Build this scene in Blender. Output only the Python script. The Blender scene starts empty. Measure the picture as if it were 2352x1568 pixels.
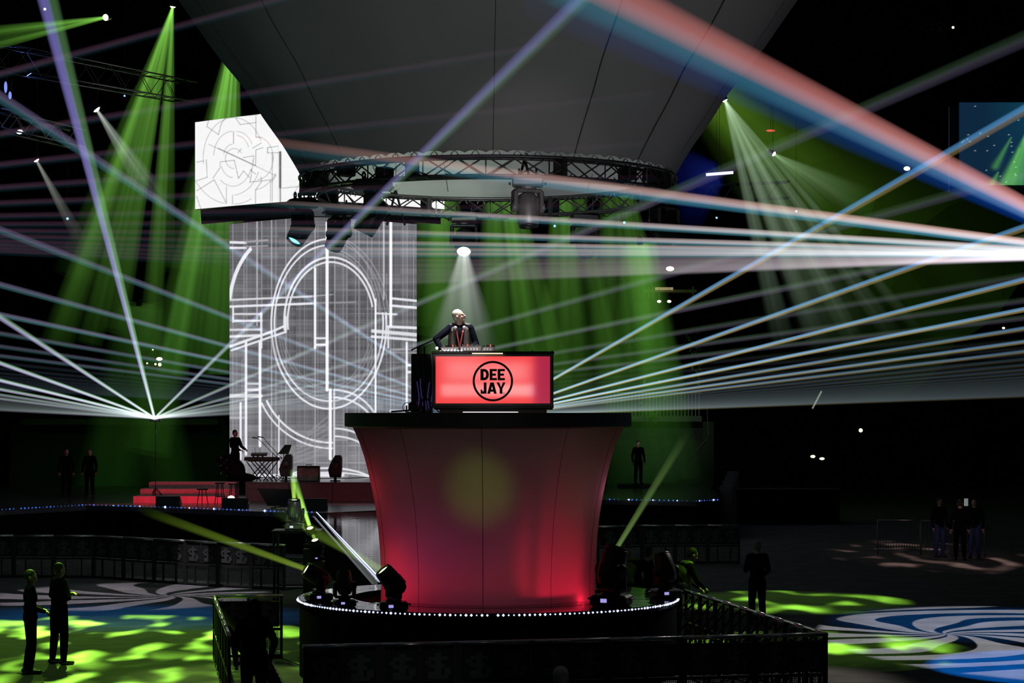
import bpy, math, random
import numpy as np
from mathutils import Vector, Matrix, Euler

PI = math.pi
SC = bpy.context.scene
COL = SC.collection
R = random.Random(7)

# ---------------------------------------------------------------- camera, world, exposure
F, EYE = 5070.0, 4.36           # focal length in pixels of a 2352 px frame, camera height in metres
cd = bpy.data.cameras.new('camera'); cam = bpy.data.objects.new('camera', cd); COL.objects.link(cam)
cam.location = (0, 0, EYE); cam.rotation_euler = (PI / 2, 0, 0)
cd.sensor_width = 36; cd.lens = F / 2352 * 36; cd.shift_y = (945 - 784) / 2352
cd.clip_end = 600
SC.camera = cam
SC.view_settings.view_transform = 'Standard'; SC.view_settings.look = 'None'
SC.view_settings.exposure = 0; SC.view_settings.gamma = 1; SC.view_settings.use_curve_mapping = False
wd = bpy.data.worlds.new('world'); SC.world = wd; wd.use_nodes = True
wd.node_tree.nodes['Background'].inputs[0].default_value = (0.0010, 0.0014, 0.0012, 1)
wd.node_tree.nodes['Background'].inputs[1].default_value = 0.2
SC.cycles.transparent_max_bounces = 96
SC.cycles.max_bounces = 5; SC.cycles.diffuse_bounces = 0; SC.cycles.glossy_bounces = 3
SC.cycles.transmission_bounces = 2; SC.cycles.volume_bounces = 0
SC.cycles.sample_clamp_indirect = 2.0
SC.cycles.use_denoising = True
SC.cycles.caustics_reflective = False; SC.cycles.caustics_refractive = False

def W(px, py, d):
    """point seen at photo pixel (px, py) at distance d metres"""
    return Vector(((px - 1176) / F * d, d, EYE - (py - 945) / F * d))
def ground(px, py, z=0.0):
    d = (EYE - z) * F / (py - 945)
    return W(px, py, d)

# ---------------------------------------------------------------- lights
def aim(o, target):
    o.rotation_euler = (Vector(target) - o.location).to_track_quat('-Z', 'Y').to_euler()
def lamp(kind, name, loc, energy, color, target=None, size=1.0, spot=40, blend=.3, sy=None):
    l = bpy.data.lights.new(name, kind); o = bpy.data.objects.new(name, l); COL.objects.link(o)
    o.location = loc; l.energy = energy; l.color = color
    if kind == 'AREA':
        l.size = size
        if sy: l.shape = 'RECTANGLE'; l.size_y = sy
    else: l.shadow_soft_size = size
    if kind == 'SPOT': l.spot_size = math.radians(spot); l.spot_blend = blend
    if target is not None: aim(o, target)
    return o
class NT:
    def __init__(s, nt): s.nt = nt
    def n(s, t, **k):
        n = s.nt.nodes.new(t)
        for a, v in k.items(): setattr(n, a, v)
        return n
    def l(s, a, b): s.nt.links.new(a, b)
    def m(s, op, a, b=None, c=None, clamp=False):
        n = s.n('ShaderNodeMath', operation=op); n.use_clamp = clamp
        for i, v in enumerate((a, b, c)):
            if v is None: continue
            if isinstance(v, (int, float)): n.inputs[i].default_value = v
            else: s.l(v, n.inputs[i])
        return n.outputs[0]
def gobo(name, x, y, energy, color, rx, ry, kind='plain', soft=.15, seed=0.0, h=14.0, ang=0.0, scale=1.0, bx=0.0, by=0.0, px=0.0, py=0.0):
    """ceiling spot straight above the floor point (x, y); its gobo throws an ellipse rx by ry with a pattern"""
    o = lamp('SPOT', name, (x + bx, y + by, h), energy, color, None, .02, min(170, math.degrees(2 * math.atan((max(rx, ry) * 1.1 + max(abs(bx), abs(by))) / h))), 0)
    l = o.data; l.use_nodes = True; t = NT(l.node_tree)
    em = next(n for n in l.node_tree.nodes if n.type == 'EMISSION')
    tc = t.n('ShaderNodeTexCoord'); sp = t.n('ShaderNodeSeparateXYZ'); t.l(tc.outputs['Normal'], sp.inputs[0])
    fx = t.m('SUBTRACT', t.m('MULTIPLY', t.m('DIVIDE', sp.outputs[0], sp.outputs[2]), -h), -bx)
    fy = t.m('SUBTRACT', t.m('MULTIPLY', t.m('DIVIDE', sp.outputs[1], sp.outputs[2]), -h), -by)
    ca, sa = math.cos(ang), math.sin(ang)
    ox, oy = t.m('SUBTRACT', fx, px), t.m('SUBTRACT', fy, py)
    gx = t.m('ADD', t.m('MULTIPLY', ox, ca), t.m('MULTIPLY', oy, sa))
    gy = t.m('SUBTRACT', t.m('MULTIPLY', oy, ca), t.m('MULTIPLY', ox, sa))
    e = t.m('SQRT', t.m('ADD', t.m('POWER', t.m('DIVIDE', fx, rx), 2), t.m('POWER', t.m('DIVIDE', fy, ry), 2)))
    mask = t.m('DIVIDE', t.m('SUBTRACT', 1.0, e), soft, clamp=True)
    val = mask
    if kind == 'blobs':
        cv = t.n('ShaderNodeCombineXYZ'); t.l(t.m('MULTIPLY', gx, 1.05 / scale), cv.inputs[0]); t.l(t.m('MULTIPLY', gy, .42 / scale), cv.inputs[1]); cv.inputs[2].default_value = seed
        nz = t.n('ShaderNodeTexNoise'); nz.inputs['Scale'].default_value = 1; nz.inputs['Detail'].default_value = .6; t.l(cv.outputs[0], nz.inputs['Vector'])
        v = t.m('MULTIPLY', t.m('SUBTRACT', nz.outputs[0], .50), 5.5, clamp=True)
        v = t.m('ADD', t.m('POWER', v, 1.9), .022)
        val = t.m('MULTIPLY', mask, v)
    elif kind == 'leaves':
        # fan of curved fronds: bands in a swirled polar frame, cut by a few dark ribs
        r = t.m('SQRT', t.m('ADD', t.m('POWER', gx, 2), t.m('POWER', gy, 2)))
        a = t.m('ARCTAN2', gy, gx)
        a2 = t.m('ADD', t.m('ADD', a, t.m('MULTIPLY', r, .28 / scale)), t.m('MULTIPLY', t.m('SINE', t.m('MULTIPLY', r, 1.3 / scale)), .16))
        s1 = t.m('SINE', t.m('MULTIPLY', a2, 11.0))
        s2 = t.m('SINE', t.m('ADD', t.m('MULTIPLY', r, 2.1 / scale), t.m('MULTIPLY', a, 3.0)))
        v = t.m('MULTIPLY', t.m('ADD', t.m('ADD', s1, t.m('MULTIPLY', s2, .45)), .25), 9.0, clamp=True)
        val = t.m('MULTIPLY', mask, v)
    t.l(val, em.inputs['Strength'])
    return o

GRN = (.40, 1.0, .07)
# floor pools thrown from the rig overhead
gobo('green_pool_left', -8.2, 39.5, 230000, GRN, 5.2, 8.0, 'blobs', .35, 2.3, scale=.75, by=15, bx=-2)
gobo('blue_pool_left', -8.2, 46.8, 2600, (.0, .28, .9), 4.6, 3.4, 'plain', .45)
gobo('frond_pool_left', -9.1, 52.3, 4200, (.95, .85, 1.0), 3.4, 4.2, 'leaves', .12, ang=.4, scale=1.2, px=1.0)
gobo('green_pool_right', 6.3, 50.6, 52000, GRN, 3.0, 3.3, 'blobs', .25, 5.1, scale=1.1, by=7)
gobo('green_pool_corner', 5.6, 40.5, 42000, GRN, 2.9, 3.6, 'blobs', .45, 8.4, scale=.9)
gobo('frond_pool_right', 10.3, 42.3, 7600, (.93, .92, 1.0), 4.4, 7.3, 'leaves', .04, ang=.3, scale=1.0, px=-1.8, py=1.0)
gobo('blue_pool_right', 9.6, 37.6, 11000, (.0, .22, 1.0), 2.55, 2.9, 'plain', .08)
gobo('blue_pool_right_far', 9.8, 45.5, 2600, (.0, .25, 1.0), 3.4, 4.2, 'plain', .4)
gobo('warm_pool_far_right', 12.6, 67.0, 4600, (1.0, .62, .55), 3.2, 8.0, 'blobs', .3, 1.7)
gobo('green_pool_barrier', -6.9, 36.0, 24000, GRN, 2.9, 4.5, 'blobs', .4, 3.9)
# added unseen fill on the fabrics, and green spots on the pedestal
lamp('SPOT', 'funnel_fill_right', (6.5, 17, 1.6), 1350, (1.0, .93, .98), (1.2, 34, 11), .4, 40, .8)
lamp('SPOT', 'funnel_fill_left', (-8, 17, 1.6), 260, (.42, 1.0, .50), (-2.5, 34, 10.5), .4, 40, .9)
lamp('SPOT', 'funnel_inside_left', (-1.0, 36.2, 8.6), 520, (.85, 1.0, .85), (-1.9, 40.2, 9.0), .2, 70, 1)  # added pair in place of screen light coming through the fabric
lamp('SPOT', 'funnel_inside_right', (.4, 36.2, 8.6), 200, (.9, .95, .95), (1.4, 40.2, 9.0), .2, 80, 1)
lamp('SPOT', 'podium_fill', (1.5, 6, 9), 1050, (1.0, .86, .76), (-.4, 36, 2.9), .3, 8.5, .5)
lamp('SPOT', 'podium_green', (-3, 12, 8), 3200, (.50, 1.0, .08), (-.50, 35.2, 3.10), .1, 3.4, 1.0)
lamp('SPOT', 'podium_green_low', (2, 12, 8), 160, (.75, .9, .3), (.1, 35.2, 1.9), .05, 1.6, .6)
# lamps inside the fabric pedestal
RED = (1.0, .015, .06)
for k, (x, y, z, e, c, r) in enumerate(((-1.50, 36.25, 1.45, 9, RED, .2), (-1.60, 36.25, 2.0, 3, RED, .2), (-1.95, 36.55, 3.2, 3, (1.0, .05, .07), .3),
                                  (-.95, 35.75, 1.0, 8, (1.0, .02, .02), .2), (.0, 35.8, 1.0, 3, (1.0, .02, .02), .2), (1.0, 36.1, 1.25, 6, RED, .2))):
    lamp('POINT', 'pedestal_red', (x, y, z), e, c, None, r)
lamp('SPOT', 'pedestal_red_right', (.05, 36.6, .9), 60, RED, (.72, 35.6, 1.75), .12, 64, .7)
lamp('POINT', 'pedestal_violet', (-.9, 36.2, 2.1), 2.5, (.30, .01, .7), None, .3)
lamp('POINT', 'pedestal_pink_right', (1.35, 36.7, 3.1), 2, (1.0, .25, .45), None, .3)
# the DJ's key light, at the lit head on the ring
lamp('SPOT', 'dj_key', (-.85, 37.2, 7.3), 330, (1.0, .97, .92), (-.86, 37.3, 5.6), .05, 50, .9)
lamp('SPOT', 'dj_front', (-3, 18, 7.5), 2600, (1.0, .90, .85), (-.75, 36.8, 5.65), .1, 4.4, .5)  # added unseen front spot to brighten the players
lamp('SPOT', 'silver_head_fill', (1.5, 20, 5), 1500, (1.0, .9, .88), (.24, 33.9, 7.5), .1, 5, .6)  # another added spot, only there to brighten the silver head
lamp('SPOT', 'truss_front', (3, 14, 3.5), 800, (1.0, .82, .78), (0.2, 34, 8.2), .2, 9, .8)
# red light across the far stage and a little cool wash there
lamp('AREA', 'stage_red_left', W(370, 1149, 73.6), 22, (1.0, .02, .07), W(370, 1160, 74.6), 5, sy=.12)
lamp('AREA', 'stage_red_right', W(800, 1152, 73.6), 7, (1.0, .03, .09), W(800, 1165, 74.0), 2.2, sy=.12)
lamp('SPOT', 'riser_wash', W(620, 900, 60), 420, (1.0, .75, .7), W(600, 1120, 76), .3, 14, .8)
lamp('SPOT', 'left_stage_green', W(330, 420, 74), 500, (.2, 1.0, .08), W(300, 1050, 90), .3, 40, 1)
lamp('SPOT', 'right_back_green', W(1560, 420, 84), 480, (.35, 1.0, .08), W(1500, 940, 96), .3, 24, 1)
lamp('SPOT', 'right_back_white', W(1560, 700, 80), 600, (.95, 1.0, .9), W(1530, 930, 96), .2, 20, .8)
lamp('SPOT', 'tower_light', (-1, 40, 6.5), 120, (.95, 1.0, .92), W(675, 1190, 50), .1, 8, .8)
lamp('POINT', 'truss_blue_light', W(50, 190, 70), 60, (.15, .25, 1.0), None, .1)
lamp('SPOT', 'truss_left_light', W(500, 400, 60), 260, (.8, .9, 1.0), W(260, 170, 74), .1, 18, .8)
lamp('SPOT', 'barrier_rim', (8.5, 44, 9), 2200, (1.0, .9, .8), (4.1, 36, 1.1), .1, 26, .7)
lamp('SPOT', 'far_rail_light', (-9, 66, 9), 500, (1.0, 1.0, .95), ground(350, 1238, 1.1), .05, 16, .6)  # added, like the left rail's spot, to brighten the rail
lamp('SPOT', 'left_rail_light', (-8.5, 42, 8), 1800, (.6, 1.0, .2), (-4.8, 36.5, 1.1), .1, 26, .7)
lamp('SPOT', 'barrier_logo_light', (-1.5, 22, 4.5), 60, (.85, 1.0, .9), (-1.4, 31, .8), .1, 14, .8)
lamp('SPOT', 'platform_cool', (3.6, 44, 7), 120, (.4, .5, 1.0), (2.3, 37, 1.3), .1, 20, .8)

# ---------------------------------------------------------------- materials
MATS = {}
def mat(name, col, rough=.6, metal=0.0, var=.12, scale=6.0, bump=0.0, emit=None, strength=1.0, spec=.5):
    if name in MATS: return MATS[name]
    m = bpy.data.materials.new(name); m.use_nodes = True; t = NT(m.node_tree)
    b = m.node_tree.nodes['Principled BSDF']
    b.inputs['Roughness'].default_value = rough; b.inputs['Metallic'].default_value = metal
    b.inputs['Specular IOR Level'].default_value = spec
    tc = t.n('ShaderNodeTexCoord'); nz = t.n('ShaderNodeTexNoise'); nz.inputs['Scale'].default_value = scale; nz.inputs['Detail'].default_value = 3
    t.l(tc.outputs['Object'], nz.inputs['Vector'])
    rp = t.n('ShaderNodeValToRGB'); rp.color_ramp.elements[0].position = .3; rp.color_ramp.elements[1].position = .7
    rp.color_ramp.elements[0].color = tuple(c * (1 - var) for c in col) + (1,)
    rp.color_ramp.elements[1].color = tuple(min(1, c * (1 + var)) for c in col) + (1,)
    t.l(nz.outputs[0], rp.inputs[0]); t.l(rp.outputs[0], b.inputs['Base Color'])
    if bump:
        bp = t.n('ShaderNodeBump'); bp.inputs['Strength'].default_value = bump; bp.inputs['Distance'].default_value = .02
        t.l(nz.outputs[0], bp.inputs['Height']); t.l(bp.outputs[0], b.inputs['Normal'])
    if emit:
        b.inputs['Emission Color'].default_value = tuple(emit) + (1,); b.inputs['Emission Strength'].default_value = strength
        m.cycles.emission_sampling = 'NONE'
    MATS[name] = m
    return m
def mat_screen(name, rough=.35):
    m = bpy.data.materials.new(name); m.use_nodes = True; t = NT(m.node_tree)
    b = m.node_tree.nodes['Principled BSDF']; b.inputs['Base Color'].default_value = (.01, .01, .012, 1); b.inputs['Roughness'].default_value = rough
    a = t.n('ShaderNodeAttribute', attribute_name='glow')
    t.l(a.outputs['Color'], b.inputs['Emission Color']); b.inputs['Emission Strength'].default_value = 1.0
    m.cycles.emission_sampling = 'NONE'
    MATS[name] = m
    return m
def mat_beam():
    """emissive shell standing in for lit haze in a beam: adds light in proportion to the chord a ray cuts through the round shaft"""
    m = bpy.data.materials.new('haze_glow_shell'); m.use_nodes = True; nt = m.node_tree; nt.nodes.clear(); t = NT(nt)
    out = t.n('ShaderNodeOutputMaterial'); ge = t.n('ShaderNodeNewGeometry')
    ax = t.n('ShaderNodeAttribute', attribute_name='axis'); gl = t.n('ShaderNodeAttribute', attribute_name='glow')
    def dot(a, b):
        n = t.n('ShaderNodeVectorMath', operation='DOT_PRODUCT'); t.l(a, n.inputs[0]); t.l(b, n.inputs[1]); return n.outputs['Value']
    ni = t.m('ABSOLUTE', dot(ge.outputs['Normal'], ge.outputs['Incoming']))
    ai = dot(ax.outputs['Vector'], ge.outputs['Incoming'])
    sn = t.m('SQRT', t.m('MAXIMUM', t.m('SUBTRACT', 1.0, t.m('POWER', t.m('ABSOLUTE', ai), 2)), .0004))
    q = t.m('DIVIDE', ni, sn, clamp=True)
    st = t.m('POWER', q, 2.2)
    em = t.n('ShaderNodeEmission'); t.l(gl.outputs['Color'], em.inputs['Color']); t.l(st, em.inputs['Strength'])
    tr = t.n('ShaderNodeBsdfTransparent'); ad = t.n('ShaderNodeAddShader')
    t.l(em.outputs[0], ad.inputs[0]); t.l(tr.outputs[0], ad.inputs[1]); t.l(ad.outputs[0], out.inputs['Surface'])
    m.cycles.emission_sampling = 'NONE'
    MATS['beam'] = m
    return m
mat_beam(); mat_screen('led_screen')
mat('black_metal', (.018, .018, .02), .45, .3)
mat('black_plastic', (.012, .012, .014), .5)
mat('dark_metal', (.05, .05, .055), .4, .8)
mat('truss_metal', (.10, .095, .10), .42, .7)
mat('silver', (.55, .55, .57), .35, .6)
mat('grey_metal', (.24, .23, .24), .45, .5)
mat('black_cloth', (.010, .010, .012), .9, spec=.03)
mat('black_drape', (.004, .004, .005), .95, spec=.03)
mat('skin', (.62, .40, .32), .55, var=.06)
mat('white_dot', (1, 1, 1), .5, emit=(1, 1, .95), strength=6)
mat('green_dot', (.6, 1, .3), .5, emit=(.72, 1, .35), strength=3.5)
mat('blue_dot', (.5, .7, 1), .5, emit=(.25, .5, 1), strength=1.6)
mat('warm_dot', (1, .8, .5), .5, emit=(1, .82, .5), strength=2.2)
mat('red_dot', (1, .2, .1), .5, emit=(1, .15, .08), strength=.8)
mat('display_blue', (.5, .5, 1), .5, emit=(.45, .4, .95), strength=.8)
mat('display_white', (.9, .9, 1), .5, emit=(.9, .9, 1), strength=.8)
mat('lens_off', (.10, .09, .08), .1, .2)
mat('lens_cyan', (.3, .8, 1), .3, emit=(.3, .85, 1), strength=1.1)
mat('lens_green', (.5, 1, .3), .3, emit=(.65, 1, .3), strength=1.6)

# ---------------------------------------------------------------- mesh helpers
ORG = {}
class MB:
    def __init__(s): s.v = []; s.f = []; s.smooth = []; s.at = {}
    def add(s, vs, fs, sm=False):
        b = len(s.v); s.v += [tuple(v) for v in vs]; s.f += [tuple(i + b for i in f) for f in fs]; s.smooth += [sm] * len(fs)
        return b
    def box(s, c, d, rz=0.0, bev=0.0, rot=None):
        x, y, z = d[0] / 2, d[1] / 2, d[2] / 2
        M = rot if rot is not None else Matrix.Rotation(rz, 3, 'Z')
        c = Vector(c)
        if bev <= 0:
            p = [(-x, -y, -z), (x, -y, -z), (x, y, -z), (-x, y, -z), (-x, -y, z), (x, -y, z), (x, y, z), (-x, y, z)]
            f = [(0, 3, 2, 1), (4, 5, 6, 7), (0, 1, 5, 4), (1, 2, 6, 5), (2, 3, 7, 6), (3, 0, 4, 7)]
        else:
            b = min(bev, x * .9, y * .9, z * .9); p = []; f = []
            rings = [(x - b, y - b, -z), (x, y, -z + b), (x, y, z - b), (x - b, y - b, z)]
            for (a, bb, zz) in rings:
                k = b if a == x else 0
                p += [(-a + k, -bb, zz), (a - k, -bb, zz), (a, -bb + k, zz), (a, bb - k, zz), (a - k, bb, zz), (-a + k, bb, zz), (-a, bb - k, zz), (-a, -bb + k, zz)]
            for r in range(3):
                for i in range(8):
                    f.append((r * 8 + i, r * 8 + (i + 1) % 8, (r + 1) * 8 + (i + 1) % 8, (r + 1) * 8 + i))
            f.append(tuple(range(7, -1, -1))); f.append(tuple(range(24, 32)))
        s.add([c + M @ Vector(q) for q in p], f); return s
    def tube(s, pts, r, n=8, cap=True, sm=True, closed=False):
        pts = [Vector(p) for p in pts]; k = len(pts)
        rs = r if isinstance(r, (list, tuple)) else [r] * k
        vs = []; up = None
        for i, p in enumerate(pts):
            if closed: t = pts[(i + 1) % k] - pts[i - 1]
            else: t = pts[min(i + 1, k - 1)] - pts[max(i - 1, 0)]
            t.normalize()
            if up is None: up = Vector((0, 0, 1)) if abs(t.z) < .9 else Vector((1, 0, 0))
            a = t.cross(up).normalized(); b = a.cross(t).normalized(); up = b
            for j in range(n):
                q = 2 * PI * j / n + PI / n
                vs.append(p + (a * math.cos(q) + b * math.sin(q)) * rs[i])
        fs = []
        for i in range(k if closed else k - 1):
            for j in range(n):
                i2 = (i + 1) % k
                fs.append((i * n + j, i * n + (j + 1) % n, i2 * n + (j + 1) % n, i2 * n + j))
        if cap and not closed: fs.append(tuple(range(n - 1, -1, -1))); fs.append(tuple(range((k - 1) * n, k * n)))
        s.add(vs, fs, sm); return s
    def bar(s, a, b, r, n=6): return s.tube([a, b], r, n, sm=n > 5)
    def lathe(s, prof, c=(0, 0, 0), n=32, sm=True, a0=0, a1=2 * PI, axis='Z', cap=False):
        c = Vector(c); full = abs(a1 - a0 - 2 * PI) < 1e-6; m = n if full else n + 1; vs = []
        for (r, z) in prof:
            for j in range(m):
                q = a0 + (a1 - a0) * j / n
                v = Vector((r * math.cos(q), r * math.sin(q), z))
                if axis == 'Y': v = Vector((v.x, v.z, v.y))
                if axis == 'X': v = Vector((v.z, v.x, v.y))
                vs.append(c + v)
        fs = []
        for i in range(len(prof) - 1):
            for j in range(n):
                j2 = (j + 1) % m
                fs.append((i * m + j, i * m + j2, (i + 1) * m + j2, (i + 1) * m + j))
        if cap: fs.append(tuple(range(m - 1, -1, -1))); fs.append(tuple(range((len(prof) - 1) * m, len(prof) * m)))
        s.add(vs, fs, sm); return s
    def ball(s, c, r, n=12, k=8, rot=None):
        r = (r, r, r) if isinstance(r, (int, float)) else r; c = Vector(c); vs = []
        for i in range(k + 1):
            th = PI * i / k
            for j in range(n):
                v = Vector((r[0] * math.sin(th) * math.cos(2 * PI * j / n), r[1] * math.sin(th) * math.sin(2 * PI * j / n), r[2] * math.cos(th)))
                if rot is not None: v = rot @ v
                vs.append(c + v)
        fs = [(i * n + j, (i + 1) * n + j, (i + 1) * n + (j + 1) % n, i * n + (j + 1) % n) for i in range(k) for j in range(n)]
        s.add(vs, fs, True); return s
    def cap2(s, a, b, ra, rb, n=12):
        """tapered limb with round ends"""
        a, b = Vector(a), Vector(b); s.ball(a, ra, n, 8); s.ball(b, rb, n, 8); s.tube([a, b], [ra, rb], n); return s
    def prism(s, poly, z0, z1):
        n = len(poly)
        s.add([(x, y, z0) for x, y in poly] + [(x, y, z1) for x, y in poly],
              [tuple(range(n - 1, -1, -1)), tuple(range(n, 2 * n))] + [(i, (i + 1) % n, n + (i + 1) % n, n + i) for i in range(n)]); return s
    def slab(s, poly, o, ux, uy, th):
        """extrude a 2-D polygon lying in the plane (o, ux, uy) by th along ux x uy"""
        o, ux, uy = Vector(o), Vector(ux), Vector(uy); nn = ux.cross(uy).normalized() * th; n = len(poly)
        p = [o + ux * x + uy * y for x, y in poly]
        s.add(p + [q + nn for q in p], [tuple(range(n - 1, -1, -1)), tuple(range(n, 2 * n))] + [(i, (i + 1) % n, n + (i + 1) % n, n + i) for i in range(n)]); return s
    def mesh(s, name, m):
        me = bpy.data.meshes.new(name); me.from_pydata(s.v, [], s.f)
        if any(s.smooth): me.polygons.foreach_set('use_smooth', s.smooth)
        for k, (ty, arr) in s.at.items():
            a = me.attributes.new(k, ty, 'POINT')
            a.data.foreach_set('color' if ty == 'FLOAT_COLOR' else 'vector', np.asarray(arr, dtype=np.float32).ravel())
        if m: me.materials.append(MATS[m] if isinstance(m, str) else m)
        me.update(); return me
    def build(s, name, m, parent=None, label=None, local=False):
        if parent is not None and not local:
            o0 = ORG.get(parent.name, Vector((0, 0, 0)))
            s.v = [tuple(Vector(v) - o0) for v in s.v]
        me = s.mesh(name, m); o = bpy.data.objects.new(name, me); COL.objects.link(o)
        if parent is not None:
            o.parent = parent
            if not local: ORG[o.name] = ORG.get(parent.name, Vector((0, 0, 0)))
        if label: o['label'] = label
        return o
def thing(name, label, cat, loc=(0, 0, 0), group=None, rz=0.0):
    o = bpy.data.objects.new(name, None); COL.objects.link(o); o.location = loc; o.rotation_euler = (0, 0, rz)
    o['label'] = label; o['category'] = cat
    if group: o['group'] = group
    ORG[o.name] = Vector(loc); o.empty_display_size = .2
    return o
def tag(o, label, cat, group=None, kind=None):
    o['label'] = label; o['category'] = cat
    if group: o['group'] = group
    if kind: o['kind'] = kind
    return o
def struct(o, label=None):
    o['kind'] = 'structure'
    if label: o['label'] = label
    return o
def inst(me, name, parent, loc=(0, 0, 0), rot=(0, 0, 0), scale=(1, 1, 1)):
    o = bpy.data.objects.new(name, me); COL.objects.link(o); o.parent = parent
    o.location = loc; o.rotation_euler = rot; o.scale = scale
    return o

def beam(parent, P0, P1, r0, r1, c0, c1, n=10, k=8, streak=0.0, name='light_beam', power=1.0, seed=1):
    """round emissive shell standing in for lit haze from P0 to P1; falloff painted from c0 to c1"""
    P0, P1 = Vector(P0), Vector(P1); ax = (P1 - P0).normalized()
    up = Vector((0, 0, 1)) if abs(ax.z) < .95 else Vector((1, 0, 0))
    a = ax.cross(up).normalized(); b = a.cross(ax)
    vs = []; gl = []; rr = random.Random(seed); st = [1 + streak * (rr.random() * 2 - 1) for _ in range(n)]
    for i in range(k + 1):
        t = i / k; p = P0.lerp(P1, t); r = r0 + (r1 - r0) * t; tt = t ** power
        for j in range(n):
            q = 2 * PI * j / n; vs.append(p + (a * math.cos(q) + b * math.sin(q)) * r)
            gl.append([(c0[m] * (1 - tt) + c1[m] * tt) * st[j] * .5 for m in range(3)] + [1])  # fall of light along the shaft put into vertex colours
    mb = MB(); mb.add(vs, [(i * n + j, i * n + (j + 1) % n, (i + 1) * n + (j + 1) % n, (i + 1) * n + j) for i in range(k) for j in range(n)], True)
    mb.at['glow'] = ('FLOAT_COLOR', gl); mb.at['axis'] = ('FLOAT_VECTOR', [tuple(ax)] * len(vs))
    if parent is None: return mb
    me = mb.mesh(name, 'beam'); o = bpy.data.objects.new(name, me); COL.objects.link(o)
    if parent is not None:
        o.parent = parent
        M = Matrix.LocRotScale(parent.location, parent.rotation_euler, parent.scale)
        o.matrix_parent_inverse = M.inverted()
    return o
# ---------------------------------------------------------------- the hall
mat('floor_concrete', (.21, .21, .205), .9, var=.18, scale=1.5, bump=.1, spec=.0)
mat('hall_wall', (.010, .012, .011), .95, var=.4, scale=.3)
mat('gloss_black', (.012, .012, .013), .05, var=.3, scale=2.5, bump=.14)
mat('riser_face', (.16, .13, .14), .6, spec=.1)
mat('stage_deck', (.09, .085, .09), .25, var=.3, scale=1.2)
mb = MB(); mb.box((0, 62, -.1), (120, 130, .2)); struct(mb.build('floor', 'floor_concrete'))
mb = MB(); mb.box((0, 126.5, 15), (120, .6, 30)); struct(mb.build('wall_back', 'hall_wall'))
mb = MB(); mb.box((-60, 62, 15), (.6, 130, 30)); struct(mb.build('wall_left', 'hall_wall'))
mb = MB(); mb.box((60, 62, 15), (.6, 130, 30)); struct(mb.build('wall_right', 'hall_wall'))
mb = MB(); mb.box((0, 62, 30.2), (120, 130, .4)); struct(mb.build('ceiling', 'hall_wall'))

CX, CY, PZ = -.40, 37.0, 1.27          # centre of the round platform, and its deck height
# far stage: a black deck with a blue bead line on its edge
front = [W(-330, 1178, 68.0), ground(0, 1172, 1.27), ground(200, 1161, 1.27), ground(350, 1165, 1.27), ground(640, 1176, 1.27),
         ground(727, 1178, 1.27), ground(900, 1170, 1.27), ground(1120, 1160, 1.27), ground(1390, 1148, 1.27), ground(1600, 1152, 1.27), ground(1650, 1149, 1.27)]
front[0].z = 1.27
poly = [(p.x, p.y) for p in front] + [(front[-1].x + 1.5, 92), (front[0].x - 2, 92)]
st = thing('main_stage', 'long low black stage deck at the back, blue bead line on its edge', 'stage', (0, 80, 0))
mb = MB(); mb.prism(poly, 1.12, 1.27); mb.build('stage_deck', 'stage_deck', st)
mb = MB()
for i in range(len(front) - 1):
    a, b = front[i], front[i + 1]
    mb.add([(a.x, a.y + .05, 0), (b.x, b.y + .05, 0), (b.x, b.y + .05, 1.12), (a.x, a.y + .05, 1.12)], [(0, 1, 2, 3)])
mb.build('skirt', 'black_drape', st)
def beads(path, step, r, name, m, parent, jitter=0.0, drop=0.0):
    mb = MB(); acc = 0.0
    for i in range(len(path) - 1):
        a, b = Vector(path[i]), Vector(path[i + 1]); L = (b - a).length; q = -acc
        while True:
            q += step
            if q > L: acc = L - (q - step); break
            if R.random() < drop: continue
            p = a.lerp(b, q / L); rr = r * (1 + jitter * (R.random() * 2 - 1))
            mb.add([p + Vector(d) * rr for d in ((1, 0, 0), (-1, 0, 0), (0, 1, 0), (0, -1, 0), (0, 0, 1), (0, 0, -1))],
                   [(0, 2, 4), (2, 1, 4), (1, 3, 4), (3, 0, 4), (2, 0, 5), (1, 2, 5), (3, 1, 5), (0, 3, 5)])
    o = mb.build(name, m, parent); o['kind'] = 'stuff'; return o
mat('bead_white', (.7, .75, 1), .5, emit=(.62, .68, 1), strength=1.7)
mat('bead_blue', (.1, .3, 1), .5, emit=(.05, .16, .9), strength=1.0)
up = Vector((0, -.03, .03))
o = thing('led_bead_strip', 'dotted blue bead line along the left stage edge', 'light strip', front[2])
beads([p + up for p in front[:6]], .17, .022, 'bead_run', 'bead_blue', o, .5, .05)
beads([p + up for p in front[2:6]], 1.1, .03, 'bright_bead', 'bead_white', o, .6)
o = thing('led_bead_strip', 'dotted blue bead line along the stage edge right of the red pedestal', 'light strip', front[9])
beads([p + up for p in front[8:]], .17, .022, 'bead_run', 'bead_blue', o, .5, .1)
beads([p + up for p in front[8:]], .9, .03, 'bright_bead', 'bead_white', o, .6)

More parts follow.
